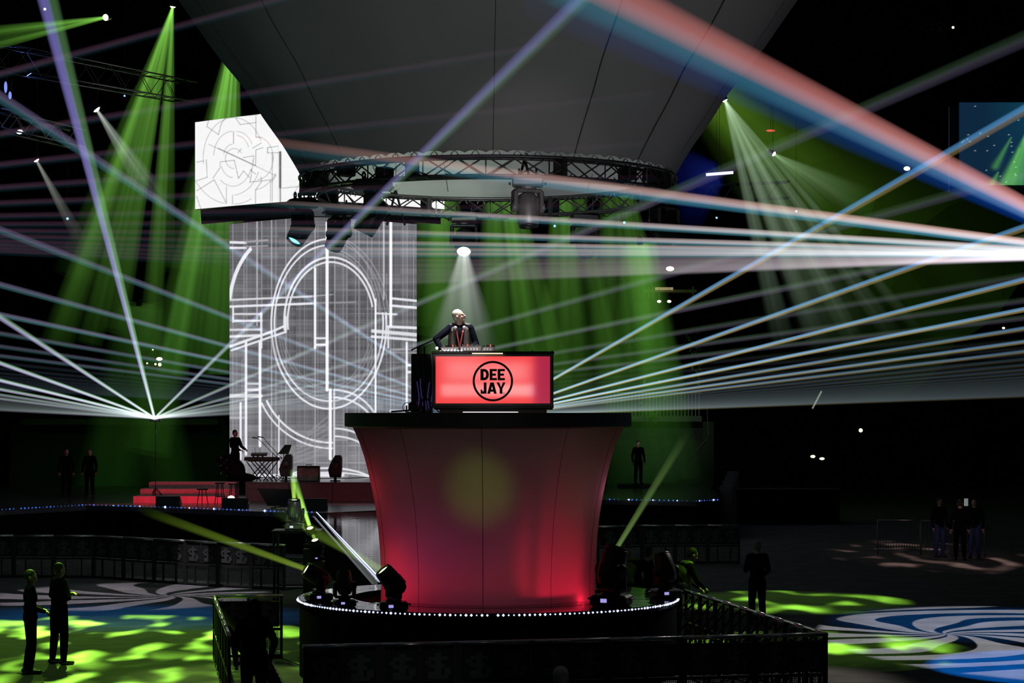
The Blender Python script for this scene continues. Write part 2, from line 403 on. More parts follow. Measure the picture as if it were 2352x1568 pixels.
# runway from the far stage to the round platform
ra, rb = ground(727, 1178, PZ), ground(872, 1331, PZ)
rc, rd = Vector((1.2, 40.0, PZ)), Vector((-1.0, 69.5, PZ))
rw = thing('catwalk', 'glossy black catwalk running from the round platform back to the stage', 'catwalk', ((ra + rb) / 2).to_tuple()[:2] + (0,))
mb = MB(); mb.prism([(rb.x, rb.y - .6), (rc.x, rc.y - .6), (rd.x, rd.y), (ra.x, ra.y)], PZ - .15, PZ); mb.build('deck', 'gloss_black', rw)
mb = MB(); mb.add([(ra.x, ra.y, 0), (rb.x, rb.y, 0), (rb.x, rb.y, PZ - .15), (ra.x, ra.y, PZ - .15)], [(0, 1, 2, 3)])
mb.add([(rd.x, rd.y, 0), (rc.x, rc.y, 0), (rc.x, rc.y, PZ - .15), (rd.x, rd.y, PZ - .15)], [(0, 1, 2, 3)]); mb.build('skirt', 'black_drape', rw)
mb = MB(); mb.box(((ra + rb) / 2 + Vector((-.10, 0, -.09))), (.07, (rb - ra).length - .1, .012), rz=math.atan2((rb - ra).y, (rb - ra).x) + PI / 2)
mb.build('edge_trim', 'silver', rw)
o = thing('led_bead_strip', 'white and blue bead line along the left edge of the catwalk', 'light strip', (ra + rb) / 2)
mb = MB(); mb.bar(ra + Vector((0, 0, .03)), rb + Vector((0, 0, .03)), .013, 6); mb.build('light_tube', 'bead_white', o)

# round platform: a disc with a round well about the pedestal foot
pf = thing('round_platform', 'round glossy black platform under the red pedestal', 'platform', (CX, CY, 0))
PR = 3.17
mb = MB(); mb.lathe([(2.28, PZ - .12), (2.28, PZ), (PR, PZ), (PR, PZ - .1), (2.28, PZ - .1)], (CX, CY, 0), 96, sm=False); mb.build('deck', 'gloss_black', pf)
mb = MB(); mb.lathe([(PR - .02, 0), (PR - .02, PZ - .1)], (CX, CY, 0), 96); mb.build('skirt', 'black_drape', pf)
mb = MB(); mb.lathe([(2.28, PZ - .5), (2.28, PZ - .1)], (CX, CY, 0), 72); mb.build('well_wall', mat('well_red', (.5, .06, .08), .5), pf)
mb = MB(); mb.lathe([(0, PZ - .5), (2.28, PZ - .5)], (CX, CY, 0), 72); mb.build('well_floor', 'black_metal', pf)
mb = MB(); mb.lathe([(1.5, PZ - .01), (2.34, PZ - .01), (2.34, PZ), (1.5, PZ)], (CX, CY, 0), 40, a0=math.radians(215), a1=math.radians(325), sm=False); mb.build('bridge_plate', 'gloss_black', pf)
o = thing('led_bead_strip', 'ring of white bead lights round the edge of the round platform', 'light strip', (CX, CY - PR, PZ))
ring = [(CX + (PR + .01) * math.cos(q), CY + (PR + .01) * math.sin(q), PZ - .03) for q in [2 * PI * i / 120 for i in range(121)]]
beads(ring, .082, .019, 'bead_run', 'bead_white', o, .3, .02)

# pedestal: stretched fabric over a flared frame, and the black slab that carries the booth
def mat_fabric(name, col, tcol):
    m = bpy.data.materials.new(name); m.use_nodes = True; nt = m.node_tree; nt.nodes.clear(); t = NT(nt)
    out = t.n('ShaderNodeOutputMaterial'); a = t.n('ShaderNodeBsdfDiffuse'); b = t.n('ShaderNodeBsdfTranslucent'); mx = t.n('ShaderNodeAddShader')
    nz = t.n('ShaderNodeTexNoise'); nz.inputs['Scale'].default_value = 1.3; mr = t.n('ShaderNodeMapRange'); mr.inputs['To Min'].default_value = .85; mr.inputs['To Max'].default_value = 1.15
    tc = t.n('ShaderNodeTexCoord'); t.l(tc.outputs['Object'], nz.inputs['Vector']); t.l(nz.outputs[0], mr.inputs['Value'])
    for bs, c in ((a, col), (b, tcol)):
        v = t.n('ShaderNodeVectorMath', operation='SCALE'); v.inputs[0].default_value = c; t.l(mr.outputs[0], v.inputs['Scale']); t.l(v.outputs[0], bs.inputs['Color'])
    t.l(a.outputs[0], mx.inputs[0]); t.l(b.outputs[0], mx.inputs[1]); t.l(mx.outputs[0], out.inputs['Surface']); MATS[name] = m
mat_fabric('stretch_fabric', (.26, .24, .24), (.40, .38, .38))
mat('seam', (.05, .04, .04), .9)
PP = [(1.82, .95), (1.80, 1.10), (1.79, 1.58), (1.815, 2.11), (1.87, 2.645), (1.956, 3.12), (2.06, 3.56), (2.16, 3.86), (2.27, 4.11)]
def smooth_prof(P, k=5):
    out = []
    for i in range(len(P) - 1):
        p0, p1, p2, p3 = P[max(i - 1, 0)], P[i], P[i + 1], P[min(i + 2, len(P) - 1)]
        for j in range(k):
            t = j / k; out.append(tuple(.5 * (2 * p1[a] + (p2[a] - p0[a]) * t + (2 * p0[a] - 5 * p1[a] + 4 * p2[a] - p3[a]) * t * t + (3 * p1[a] - p0[a] - 3 * p2[a] + p3[a]) * t ** 3) for a in (0, 1)))
    return out + [P[-1]]
PS = smooth_prof(PP)
def prof_r(P, z):
    for i in range(len(P) - 1):
        if P[i][1] <= z <= P[i + 1][1]: return P[i][0] + (P[i + 1][0] - P[i][0]) * (z - P[i][1]) / (P[i + 1][1] - P[i][1])
    return P[-1][0]
pd = thing('dj_pedestal', 'tall flared pedestal of stretched fabric lit red, carrying the booth', 'pedestal', (CX, CY, PZ - .5))
mb = MB(); mb.lathe([(PS[0][0], PZ - .5)] + PS, (CX, CY, 0), 128); mb.build('fabric_skin', 'stretch_fabric', pd, 'red lit stretched fabric skin')
for deg in (268, 232, 305, 200, 340, 20, 90, 150):
    q = math.radians(deg); mb = MB(); mb.tube([(CX + (r + .002) * math.cos(q), CY + (r + .002) * math.sin(q), z) for r, z in PS[5:]], .006 if deg == 268 else .004, 4)
    mb.build('seam_line', 'seam', pd)
# steel frame standing inside the fabric
mb = MB()
for deg in (30, 75, 120, 165, 210, 300, 345):
    q = math.radians(deg); mb.bar((CX + 1.1 * math.cos(q), CY + 1.1 * math.sin(q), PZ - .5), (CX + 1.5 * math.cos(q), CY + 1.5 * math.sin(q), 4.1), .03)
mb.build('inner_frame', 'dark_metal', pd)
mb = MB(); mb.lathe([(0, 4.105), (2.36, 4.105), (2.40, 4.12), (2.40, 4.33), (2.385, 4.34), (0, 4.34)], (CX, CY, 0), 128, sm=False); mb.build('top_slab', mat('slab_black', (.006, .006, .007), .6), pd, 'thick round black top slab')

# ---------------------------------------------------------------- funnel canopy and the ring truss under it
mat('canopy_fabric', (.30, .31, .31), .85, var=.08, scale=.5, bump=.05, spec=.0)
FP = [(3.12, 8.34), (3.17, 8.42), (3.42, 8.80), (3.74, 9.25), (4.04, 9.72), (4.54, 10.34), (5.18, 11.26), (6.0, 12.35)]
FS = smooth_prof(FP, 4)
fn = thing('funnel_canopy', 'huge grey fabric funnel flaring upwards over the ring truss', 'canopy', (CX, CY, 8.3))
mb = MB(); N = 240; vs = []
for i, (r, z) in enumerate(FS):
    for j in range(N):
        q = 2 * PI * j / N
        zz = z + (.055 * abs(math.sin(q * 30)) * max(0, 1 - i / 3.0))
        zz -= (.075 + .024 * r * math.sin(q)) * max(0, 1 - i / 8.0)
        pl = 1 + .006 * math.sin(q * 12)
        vs.append((CX + r * pl * math.cos(q), CY + r * pl * math.sin(q), zz))
mb.add(vs, [(i * N + j, i * N + (j + 1) % N, (i + 1) * N + (j + 1) % N, (i + 1) * N + j) for i in range(len(FS) - 1) for j in range(N)], True)
mb.build('fabric_skin', 'canopy_fabric', fn)
for deg in range(8, 360, 24):
    q = math.radians(deg); mb = MB(); mb.tube([(CX + (r * 1.002) * math.cos(q), CY + (r * 1.002) * math.sin(q), z) for r, z in FS[2:]], .008, 4)
    mb.build('fabric_seam', mat('canopy_seam', (.09, .095, .095), .9), fn)
mb = MB()
for j in range(60):
    q = 2 * PI * (j + .5) / 60
    mb.tube([(CX + 3.10 * math.cos(q + t * .022), CY + 3.10 * math.sin(q + t * .022), 8.21 + .09 * (1 - t * t) - .024 * 3.1 * math.sin(q)) for t in (-1, -.6, 0, .6, 1)], .010, 5)
mb.build('lacing_cord', mat('lacing', (.45, .46, .46), .7), fn)['kind'] = 'stuff'
# cables and chains hanging from above to the ring
def chain(px, d, y0, y1, label):
    mb = MB(); a, b = W(px, y0, d), W(px, y1, d); n = int((a - b).length / .07)
    o = thing('hoist_chain', label, 'chain', b)
    for i in range(n):
        p = a.lerp(b, i / n); mb.box(p, (.012, .034, .075) if i % 2 else (.034, .012, .075))
    mb.build('chain_links', 'dark_metal', o)
    hk = MB(); hk.tube([b + Vector((.05 * math.sin(t), 0, -.06 + .05 * math.cos(t))) for t in [PI * 1.7 * k / 10 for k in range(11)]], .014, 6); hk.build('hook', 'grey_metal', o)
    sl = MB(); sl.bar(b + Vector((0, 0, -.1)), b + Vector((-.16, .05, -.72)), .02); sl.bar(b + Vector((0, 0, -.1)), b + Vector((.16, .05, -.72)), .02)
    sl.build('sling', 'black_cloth', o)
chain(909, 39.4, 150, 424, 'hoist chain with hook hanging inside the left part of the ring')
chain(1205, 35.2, 120, 350, 'hoist chain hanging above the silver lit moving head')

rg = thing('ring_truss', 'round black aluminium lattice truss hanging under the fabric funnel', 'truss', (CX, CY, 7.94)); rg.rotation_euler.x = -.013
for (r, z) in ((3.15, 0), (3.15, .30), (2.85, 0), (2.85, .30)):
    mb = MB(); mb.tube([(r * math.cos(2 * PI * i / 96), r * math.sin(2 * PI * i / 96), z) for i in range(96)], .026, 8, closed=True)
    mb.build('chord', 'truss_metal', rg, local=True)
NB = 40; dq = 2 * PI / NB
def brc(r, flip):
    mb = MB(); a = (r, 0, .0 if not flip else .3); b = (r * math.cos(dq), r * math.sin(dq), .3 if not flip else 0)
    mb.bar(a, b, .013, 5); return mb.mesh('brace', 'truss_metal')
b1, b2, b3, b4 = brc(3.15, 0), brc(3.15, 1), brc(2.85, 1), brc(2.85, 0)
mb = MB(); mb.bar((3.15, 0, 0), (2.85, 0, 0), .012, 5); mb.bar((3.15, 0, .3), (2.85, 0, .3), .012, 5); mb.bar((3.15, 0, 0), (3.15, 0, .3), .012, 5); post = mb.mesh('cross_brace', 'truss_metal')
mb = MB(); mb.box((3.0, 0, .15), (.36, .10, .34), bev=.02); joint = mb.mesh('joint_plate', 'black_metal')
for i in range(NB):
    inst(b1, 'brace', rg, rot=(0, 0, i * dq)); inst(b2, 'brace', rg, rot=(0, 0, i * dq)); inst(b3 if i % 2 else b4, 'brace', rg, rot=(0, 0, i * dq))
    if i % 2 == 0: inst(post, 'cross_brace', rg, rot=(0, 0, i * dq))
for i in range(8): inst(joint, 'joint_plate', rg, rot=(0, 0, PI / 8 + i * PI / 4))
for k in range(26):   # slack cable loops tied along the ring
    q = math.radians(k * 14 + R.uniform(-4, 4)); L = math.radians(R.uniform(4, 9)); s = R.uniform(.04, .14); mb = MB()
    mb.tube([(3.17 * math.cos(q + L * t), 3.17 * math.sin(q + L * t), .03 + R.choice((0, .02)) - s * math.sin(PI * t)) for t in [i / 8 for i in range(9)]], .010, 5)
    mb.build('cable', 'black_plastic', rg, local=True)
for k, deg in enumerate((188, 205, 222, 238, 318, 332, 344, 352)):   # dimmer boxes and clamps crowded at the sides
    q = math.radians(deg); mb = MB(); mb.box((3.0 * math.cos(q), 3.0 * math.sin(q), .10 + .06 * (k % 3)), (.26, .20, .20), rz=q, bev=.02); mb.build('junction_box', 'black_metal', rg, local=True)

# ---------------------------------------------------------------- moving heads
def head_meshes(metal, lens):
    k = {}
    b = MB(); b.box((0, 0, .07), (.44, .34, .13), bev=.025); b.box((0, 0, .005), (.36, .28, .03)); k['base'] = b.mesh('base', metal)
    b = MB()
    for s in (-1, 1): b.tube([(s * .235, -.09, .09), (s * .255, -.09, .09), (s * .255, .09, .09), (s * .235, .09, .09)], .012, 6)
    k['handle'] = b.mesh('handle', 'dark_metal')
    b = MB(); b.box((-.05, -.173, .075), (.075, .008, .045)); k['display'] = b.mesh('display', 'display_blue' if metal == 'black_metal' else 'display_white')
    b = MB(); b.lathe([(0, .135), (.12, .135), (.12, .17), (0, .17)], n=20, sm=False); b.box((0, 0, .19), (.40, .15, .05), bev=.02)
    for s in (-1, 1):
        b.box((s * .195, 0, .34), (.06, .17, .32), bev=.028); b.lathe([(0, .20), (.07, .20), (.085, .23), (0, .235)] if s > 0 else [(0, -.235), (.085, -.23), (.07, -.20), (0, -.20)], (0, 0, .42), 16, axis='X')
    k['yoke'] = b.mesh('yoke', metal)
    b = MB(); b.lathe([(0, -.20), (.07, -.20), (.12, -.17), (.15, -.10), (.16, 0), (.155, .12), (.145, .24), (.125, .27), (.118, .24)], n=24)
    for q in range(0, 360, 45):
        a = math.radians(q); b.box((.155 * math.cos(a), .155 * math.sin(a), -.03), (.02, .02, .16), rz=a)
    b.box((0, .0, 0), (.34, .10, .10), bev=.02)
    k['head'] = b.mesh('lamp_head', metal)
    b = MB(); b.lathe([(.128, .225), (.134, .262), (.134, .285), (.112, .285), (.112, .25)], n=24); k['bezel'] = b.mesh('bezel', 'dark_metal')
    b = MB(); b.lathe([(.115, .245), (.09, .262), (.05, .272), (0, .275)], n=20); k['lens'] = b.mesh('lens', lens)
    return k
HK = {}
def moving_head(label, loc, direction, scale=1.0, pan=0.0, hung=False, metal='black_metal', lens='lens_off', group=None):
    key = (metal, lens)
    if key not in HK: HK[key] = head_meshes(*key)
    k = HK[key]
    o = thing('moving_head_light', label, 'stage light', loc, group)
    rot = Euler((PI if hung else 0, 0, pan)); o.rotation_euler = rot; o.scale = (scale,) * 3
    for p in ('base', 'yoke', 'handle', 'display'): inst(k[p], {'base': 'base', 'yoke': 'yoke', 'handle': 'handle', 'display': 'display'}[p], o)
    if hung:
        cl = MB(); 
        for s in (-1, 1): cl.tube([(s * .12 + .0, .05 * math.cos(t), -.06 + .05 * math.sin(t)) for t in [PI * 2 * i / 10 for i in range(11)]], .014, 6)
        cl.build('clamp', 'dark_metal', o, local=True)
    M = rot.to_matrix(); d = (M.inverted() @ Vector(direction)).normalized()
    # the yoke turns about the vertical so that the head can tilt to d
    yaw = math.atan2(d.y, d.x) + PI / 2
    for c in list(o.children):
        if c.name.startswith('yoke'): c.rotation_euler = (0, 0, yaw)
    h = inst(k['head'], 'lamp_head', o, (0, 0, .42)); h.rotation_mode = 'QUATERNION'
    tilt = math.acos(max(-1, min(1, d.z)))
    h.rotation_quaternion = Euler((tilt, 0, yaw)).to_quaternion()
    inst(k['bezel'], 'bezel', h); inst(k['lens'], 'lens', h)
    tip = Vector(loc) + M @ (Vector((0, 0, .42)) * scale + d * .27 * scale)
    return o, tip
RZ = 7.96
def onring(px, py, d, r=3.0):
    p = W(px, py, d); return (p.x, p.y, RZ)
moving_head('black moving head on the left end of the ring, cyan lens pointing down', (-3.50, 36.9, RZ - .06), (-.45, -.35, -.85), 1.08, .4, True, lens='lens_cyan', group='moving heads on the ring')
moving_head('black moving head second on the ring, tilted down left over the tall screen', (-3.05, 38.9, RZ), (-.35, -.35, -.9), 1.10, .15, True, group='moving heads on the ring')
moving_head('large black moving head under the near left truss, crossed by blue beam', (-2.18, 34.55, RZ + .02), (-.45, .05, -.9), 1.22, -.3, True, group='moving heads on the ring')
hk, tip = moving_head('black moving head on the far side of the ring, white lit lens', (-.87, 40.05, RZ - .02), (.0, -.75, -.8), 1.12, 0, True, lens='white_dot', group='moving heads on the ring')
DJT = tip
beam(hk, tip, Vector((-.86, 37.3, 5.4)) + Vector((0, 1.0, -.1)), .09, .72, (1.0, 1.05, 1.0), (.015, .03, .02), 24, 12, .25, power=.30)
moving_head('silver grey moving head on the near side of the ring, head hanging straight down', (.24, 33.9, RZ + .0), (.05, -.12, -1), 1.10, 0, True, metal='grey_metal', group='moving heads on the ring')
moving_head('black moving head on the far right part of the ring, tilted a little right', (1.30, 39.5, RZ - .06), (.12, -.6, -.9), 1.12, .1, True, group='moving heads on the ring')
moving_head('large dark moving head under the right end of the ring, nearly lost in shadow', (2.60, 37.6, RZ + .15), (.5, -.4, -.8), 1.45, .5, True, group='moving heads on the ring')
# on the round platform
GB = 'moving heads on the round platform'
h1, t1 = moving_head('black moving head left at the pedestal foot, green lens up left', (-1.84, 34.35, PZ), (-.50, -.15, .62), 1.0, .1, lens='green_dot', group=GB)
beam(h1, t1, W(640, 1175, 62), .06, .22, (.11, .19, .02), (.0, .003, .0), 14, 10, .2, power=.7)
h2, t2 = moving_head('black moving head standing upright on the left of the platform deck', (-2.66, 35.05, PZ), (-.1, .3, 1), .80, .2, group=GB)
h3, t3 = moving_head('black moving head on the left rim of the platform, green lens towards far left', (-3.16, 36.1, PZ), (-.85, -.25, .55), .92, .4, lens='green_dot', group=GB)
beam(h3, t3, W(330, 1172, 62), .05, .17, (.15, .24, .02), (.0, .002, .0), 14, 10, .2, power=.6)
h4, t4 = moving_head('large black moving head right of the pedestal foot with thin green beam', (1.58, 35.1, PZ), (.25, .15, 1), 1.35, -.3, lens='green_dot', group=GB)
beam(h4, t4, W(1575, 1000, 50), .045, .12, (.11, .19, .05), (.0, .002, .0), 14, 10, .2, power=.7)
h5, t5 = moving_head('black moving head on the right rim of the platform with pale green lit side', (2.56, 36.75, PZ), (-.25, .25, .9), 1.05, .3, lens='lens_green', group=GB)
# tower in the pit left of the catwalk with three small heads
tw = thing('equipment_tower', 'dark stepped frame tower in the pit left of the catwalk', 'tower', (-4.85, 50, 0))
mb = MB()
for x in (-.5, .5):
    for y in (-.4, .4): mb.bar((x, y, 0), (x, y, 1.66), .03)
for z in (.4, 1.0, 1.64):
    mb.bar((-.5, -.4, z), (.5, -.4, z), .02); mb.bar((-.5, .4, z), (.5, .4, z), .02); mb.bar((-.5, -.4, z), (-.5, .4, z), .02); mb.bar((.5, -.4, z), (.5, .4, z), .02)
mb.build('frame', 'dark_metal', tw, local=True)
mb = MB(); mb.box((0, 0, 1.67), (1.1, .9, .04)); mb.build('top_plate', 'black_metal', tw, local=True)
GT = 'small heads on the pit tower'
g1, u1 = moving_head('silver moving head on the pit tower, green lens pointing straight up', (-4.92, 49.9, 1.69), (0, -.12, 1), .98, 0, metal='silver', lens='green_dot', group=GT)
beam(g1, u1, W(672, 1085, 56), .05, .09, (.5, .9, .12), (.02, .08, .01), 10, 8, .1)
g2, u2 = moving_head('small black moving head with green lens just right of the silver one', (-4.50, 49.6, 1.30), (-.15, -.5, .8), .7, .2, lens='green_dot', group=GT)
beam(g2, u2, W(676, 1098, 56), .05, .09, (.4, .8, .12), (.03, .1, .01), 10, 8, .1)
g3, u3 = moving_head('small black moving head lowest on the pit tower beside the catwalk edge', (-4.35, 49.2, 1.05), (-.2, -.5, .9), .7, .3, lens='green_dot', group=GT)
beam(g3, u3, W(674, 1105, 56), .045, .07, (.4, .8, .12), (.05, .14, .01), 10, 8, .1)
mb = MB(); 
for x, y, z in ((-4.50, 49.6, 1.28), (-4.35, 49.2, 1.03)): mb.box((x, y, z / 2), (.36, .3, z))
tag(mb.build('stepped_block', 'black_metal'), 'pair of plain black blocks stepped down beside the pit tower', 'block')
# ---------------------------------------------------------------- booth and what stands on it
BX0, BX1, BY0, BY1, BZ0, BZ1 = -1.30, .68, 36.0, 36.8, 4.34, 5.34
cxb = (BX0 + BX1) / 2
bt = thing('dj_booth', 'black booth with a glowing red front panel and round black logo', 'booth', (cxb, 36.4, BZ0))
mb = MB(); mb.box((cxb, 36.45, BZ0 + .04), (BX1 - BX0 - .22, .62, .08)); mb.build('plinth', 'black_metal', bt)
mb = MB(); w = .045
mb.box((cxb, 36.4, BZ1 - .02), (BX1 - BX0 + .02, .84, .045), bev=.01); mb.box((cxb, 36.4, BZ0 + .10), (BX1 - BX0, .8, .05))
mb.box((BX0 + .02, 36.42, (BZ0 + BZ1) / 2 + .04), (.035, .76, BZ1 - BZ0 - .1)); mb.box((BX1 - .02, 36.42, (BZ0 + BZ1) / 2 + .04), (.035, .76, BZ1 - BZ0 - .1))
mb.box((cxb, 36.78, (BZ0 + BZ1) / 2), (BX1 - BX0, .03, BZ1 - BZ0 - .1)); mb.build('shell', 'black_metal', bt)
mb = MB(); mat('frame_violet', (.16, .11, .12), .4)
x0, x1, z0, z1 = BX0 + .02, BX1 - .025, BZ0 + .12, BZ1 - .045; t = .035
mb.box((cxb, 35.99, z0 + t / 2), (x1 - x0, .03, t)); mb.box((cxb, 35.99, z1 - t / 2), (x1 - x0, .03, t))
mb.box((x0 + t / 2, 35.99, (z0 + z1) / 2), (t, .03, z1 - z0 - 2 * t)); mb.box((x1 - t / 2, 35.99, (z0 + z1) / 2), (t, .03, z1 - z0 - 2 * t)); mb.build('panel_frame', 'frame_violet', bt)
# glowing diffuser: two hot rows, as from tubes behind, painted into its colours
ix0, ix1, iz0, iz1 = x0 + t, x1 - t, z0 + t, z1 - t
nx, nz = 90, 44; vs = []; gl = []
for j in range(nz + 1):
    for i in range(nx + 1):
        u, v = i / nx, j / nz; vs.append((ix0 + (ix1 - ix0) * u, 35.995, iz0 + (iz1 - iz0) * v))
        def bump(u, a, b, s): return 1 / (1 + math.exp(-(u - a) / s)) * 1 / (1 + math.exp((u - b) / s))
        low = bump(u, .05, .86, .012) * bump(v, .155, .40, .028); lowc = bump(u, .48, .84, .02) * bump(v, .20, .36, .03)
        hi = bump(u, .09, .80, .03) * bump(v, .50, .86, .05); mid = bump(u, .04, .85, .02) * bump(v, .14, .9, .05)
        edge = bump(u, -.05, .86, .02)
        g = .05 + .11 * hi + .17 * low + .06 * lowc + .03 * mid
        r = (.42 + .50 * edge) ; b_ = g * 1.12 + .005
        gl.append((min(1.0, r + .1 * (hi + low)), g * (0.45 + .75 * edge) * .95, b_, 1))
mb = MB(); n1 = nx + 1
mb.add(vs, [(j * n1 + i, j * n1 + i + 1, (j + 1) * n1 + i + 1, (j + 1) * n1 + i) for j in range(nz) for i in range(nx)])
mb.at['glow'] = ('FLOAT_COLOR', gl); mb.build('lit_panel', 'led_screen', bt, 'glowing red diffuser panel')
# logo: ring and the two rows of lettering
mat('logo_black', (.02, .008, .01), .6)
lc = Vector(((1132 - 1176) / F * 35.97, 35.985, EYE - (875 - 945) / F * 35.97)); pxm = 35.97 / F
mb = MB(); mb.lathe([(41.5 * pxm, 0), (46.5 * pxm, 0), (46.5 * pxm, -.012), (41.5 * pxm, -.012), (41.5 * pxm, 0)], lc, 64, sm=False, axis='Y'); lg = mb.build('logo_ring', 'logo_black', bt, 'black ring of the round logo')
def E(w, h, s): return [[(0, 0), (w, 0), (w, s * .95), (s, s * .95), (s, h * .5 - s * .42), (w * .86, h * .5 - s * .42), (w * .86, h * .5 + s * .42), (s, h * .5 + s * .42), (s, h - s * .95), (w, h - s * .95), (w, h), (0, h)]]
def D(w, h, s):
    o = [(s * .0, 0), (w * .62, 0), (w, h * .24), (w, h * .76), (w * .62, h), (0, h)]
    return [[(0, 0), (w * .62, 0), (w * .9, h * .1), (w, h * .28), (w, h * .72), (w * .9, h * .9), (w * .62, h), (0, h), (0, h - .1), (.001, h - s),
             (w * .52, h - s), (w - s, h * .68), (w - s, h * .32), (w * .52, s), (s, s), (s, h - s), (.001, h - s)]]
def J(w, h, s): return [[(0, 0), (w, 0), (w, h), (w - s, h), (w - s, s * .9), (s * .55, s * .9), (s * .55, s * 1.35), (0, s * 1.35)]]
def A(w, h, s): return [[(0, 0), (s, 0), (w * .36, h * .2), (w * .64, h * .2), (w - s, 0), (w, 0), (w * .66, h), (w * .34, h)], None]
def Y(w, h, s): return [[(w * .5 - s / 2, 0), (w * .5 + s / 2, 0), (w * .5 + s / 2, h * .40), (w, h), (w - s, h), (w * .5, h * .62), (s, h), (0, h), (w * .5 - s / 2, h * .40)]]
def letters(row, x, z, h):
    for ch, w in row:
        hh, s = h * pxm, 6.4 * pxm; wm = w * pxm; o = (lc.x + x * pxm, 35.985, lc.z + z * pxm); mb = MB()
        def sl(p): mb.slab(p, o, (1, 0, 0), (0, 0, 1), .012)
        if ch == 'E':
            sl([(0, 0), (s, 0), (s, hh), (0, hh)]); 
            for a, b, ww in ((0, .2, 1), (.4, .6, .86), (.8, 1, 1)): sl([(s, hh * a), (wm * ww, hh * a), (wm * ww, hh * b), (s, hh * b)])
        elif ch == 'D':
            sl([(-.03 * wm, 0), (.03 * wm + s, 0), (s, hh), (-.03 * wm, hh)][:2] + [(s, hh), (-.03 * wm, hh)])
            n = 10
            for k in range(n):
                a0, a1 = -PI / 2 + PI * k / n, -PI / 2 + PI * (k + 1) / n
                c0 = wm * .45
                def pt(a, q): return (c0 + (wm - c0) * math.cos(a) * (1 if q else 0) + (0 if q else (wm - s - c0) * math.cos(a)), hh / 2 + (hh / 2 if q else hh / 2 - s * .95) * math.sin(a))
                sl([pt(a0, 0), pt(a0, 1), pt(a1, 1), pt(a1, 0)])
            sl([(s, 0), (wm * .46, 0), (wm * .46, s * .95), (s, s * .95)]); sl([(s, hh - s * .95), (wm * .46, hh - s * .95), (wm * .46, hh), (s, hh)])
        elif ch == 'J':
            sl([(wm - s, 0), (wm, 0), (wm, hh), (wm - s, hh)]); sl([(0, 0), (wm - s, 0), (wm - s, s * .95), (0, s * .95)]); sl([(0, s * .95), (s * .6, s * .95), (s * .6, s * 1.5), (0, s * 1.5)])
        elif ch == 'A':
            sl([(0, 0), (s, 0), (wm * .52, hh * .72), (wm * .5, hh), (wm * .32, hh)]); sl([(wm - s, 0), (wm, 0), (wm * .68, hh), (wm * .48, hh), (wm * .48, hh * .72)]); sl([(wm * .22, hh * .18), (wm * .78, hh * .18), (wm * .72, hh * .38), (wm * .28, hh * .38)])
        elif ch == 'Y':
            for p in ([(wm * .5 - s / 2, 0), (wm * .5 + s / 2, 0), (wm * .5 + s / 2, hh * .45), (wm * .5 - s / 2, hh * .45)], [(wm * .5 - s / 2, hh * .45), (wm * .5 + s * .3, hh * .40), (s * 1.02, hh), (0, hh)], [(wm * .5 - s * .3, hh * .40), (wm * .5 + s / 2, hh * .45), (wm, hh), (wm - s * 1.02, hh)]): sl(p)
        mb.build('letter', 'logo_black', lg); x += w + 1.6
letters([('D', 19), ('E', 16.8), ('E', 16.8)], -28, 2, 26)
letters([('J', 13.5), ('A', 22)], -28, -29, 26); letters([('Y', 21)], 8.3, -29, 26)
mb = MB(); mb.lathe([(2.6 * pxm, -.004), (1.8 * pxm, -.004)], lc + Vector((25 * pxm, 0, -28 * pxm)), 16, axis='Y'); mb.build('trade_mark_ring', mat('logo_dark_red', (.25, .02, .03), .6), lg)
# added glowing strip standing in for the spotlight's hot spot on the edge
bl = thing('hot_spot_strip', 'small warm glowing strip added on the top front edge of the booth', 'lamp', (-.47, 35.93, BZ1 - .03))
mb = MB(); mb.box((-.40, 35.955, BZ1 - .015), (.62, .03, .022), bev=.006); mb.build('housing', 'black_metal', bl)
mb = MB(); mb.box((-.40, 35.950, BZ1 - .032), (.50, .02, .012)); mb.build('tube', mat('warm_tube', (1, .8, .5), .5, emit=(1.0, .72, .38), strength=2.6), bl)
mb = MB(); mb.box((-.35, 35.9, 4.352), (.9, .02, .012)); o = mb.build('floor_light_bar', mat('white_tube', (1, 1, 1), .5, emit=(1, .95, .95), strength=1.2)); tag(o, 'thin white light bar lying on the slab at the foot of the booth', 'lamp')
# flight case left of the booth
fc = thing('flight_case', 'dark equipment case standing left of the booth on the slab', 'case', (-1.52, 36.75, BZ0))
mb = MB(); mb.box((-1.50, 36.9, 4.83), (.34, .5, .98), bev=.012); mb.build('body', 'black_metal', fc)
mb = MB()
for sx in (-1, 1):
    for sy in (-1, 1): mb.box((-1.50 + sx * .165, 36.9 + sy * .245, 4.83), (.02, .02, .97))
mb.build('edge_trim', mat('dim_violet', (.10, .08, .12), .3, .6), fc)
ca = thing('cable_bundle', 'tangle of cables with painted violet shine hanging on the side of the booth', 'cable', (-1.42, 36.55, 4.4))
mb = MB()
for k in range(5): mb.tube([(-1.56 + .06 * k + .02 * math.sin(7 * s + k), 36.6, 4.42 + .45 * s / 6 + .04 * math.sin(s * 3.1 + k * 2)) for s in range(7)], .009, 5)
mb.build('cable_loops', mat('violet_lit_cable', (.25, .2, .7), .25, emit=(.20, .14, .62), strength=.11), ca)  # violet shine put into base colour and faint emission
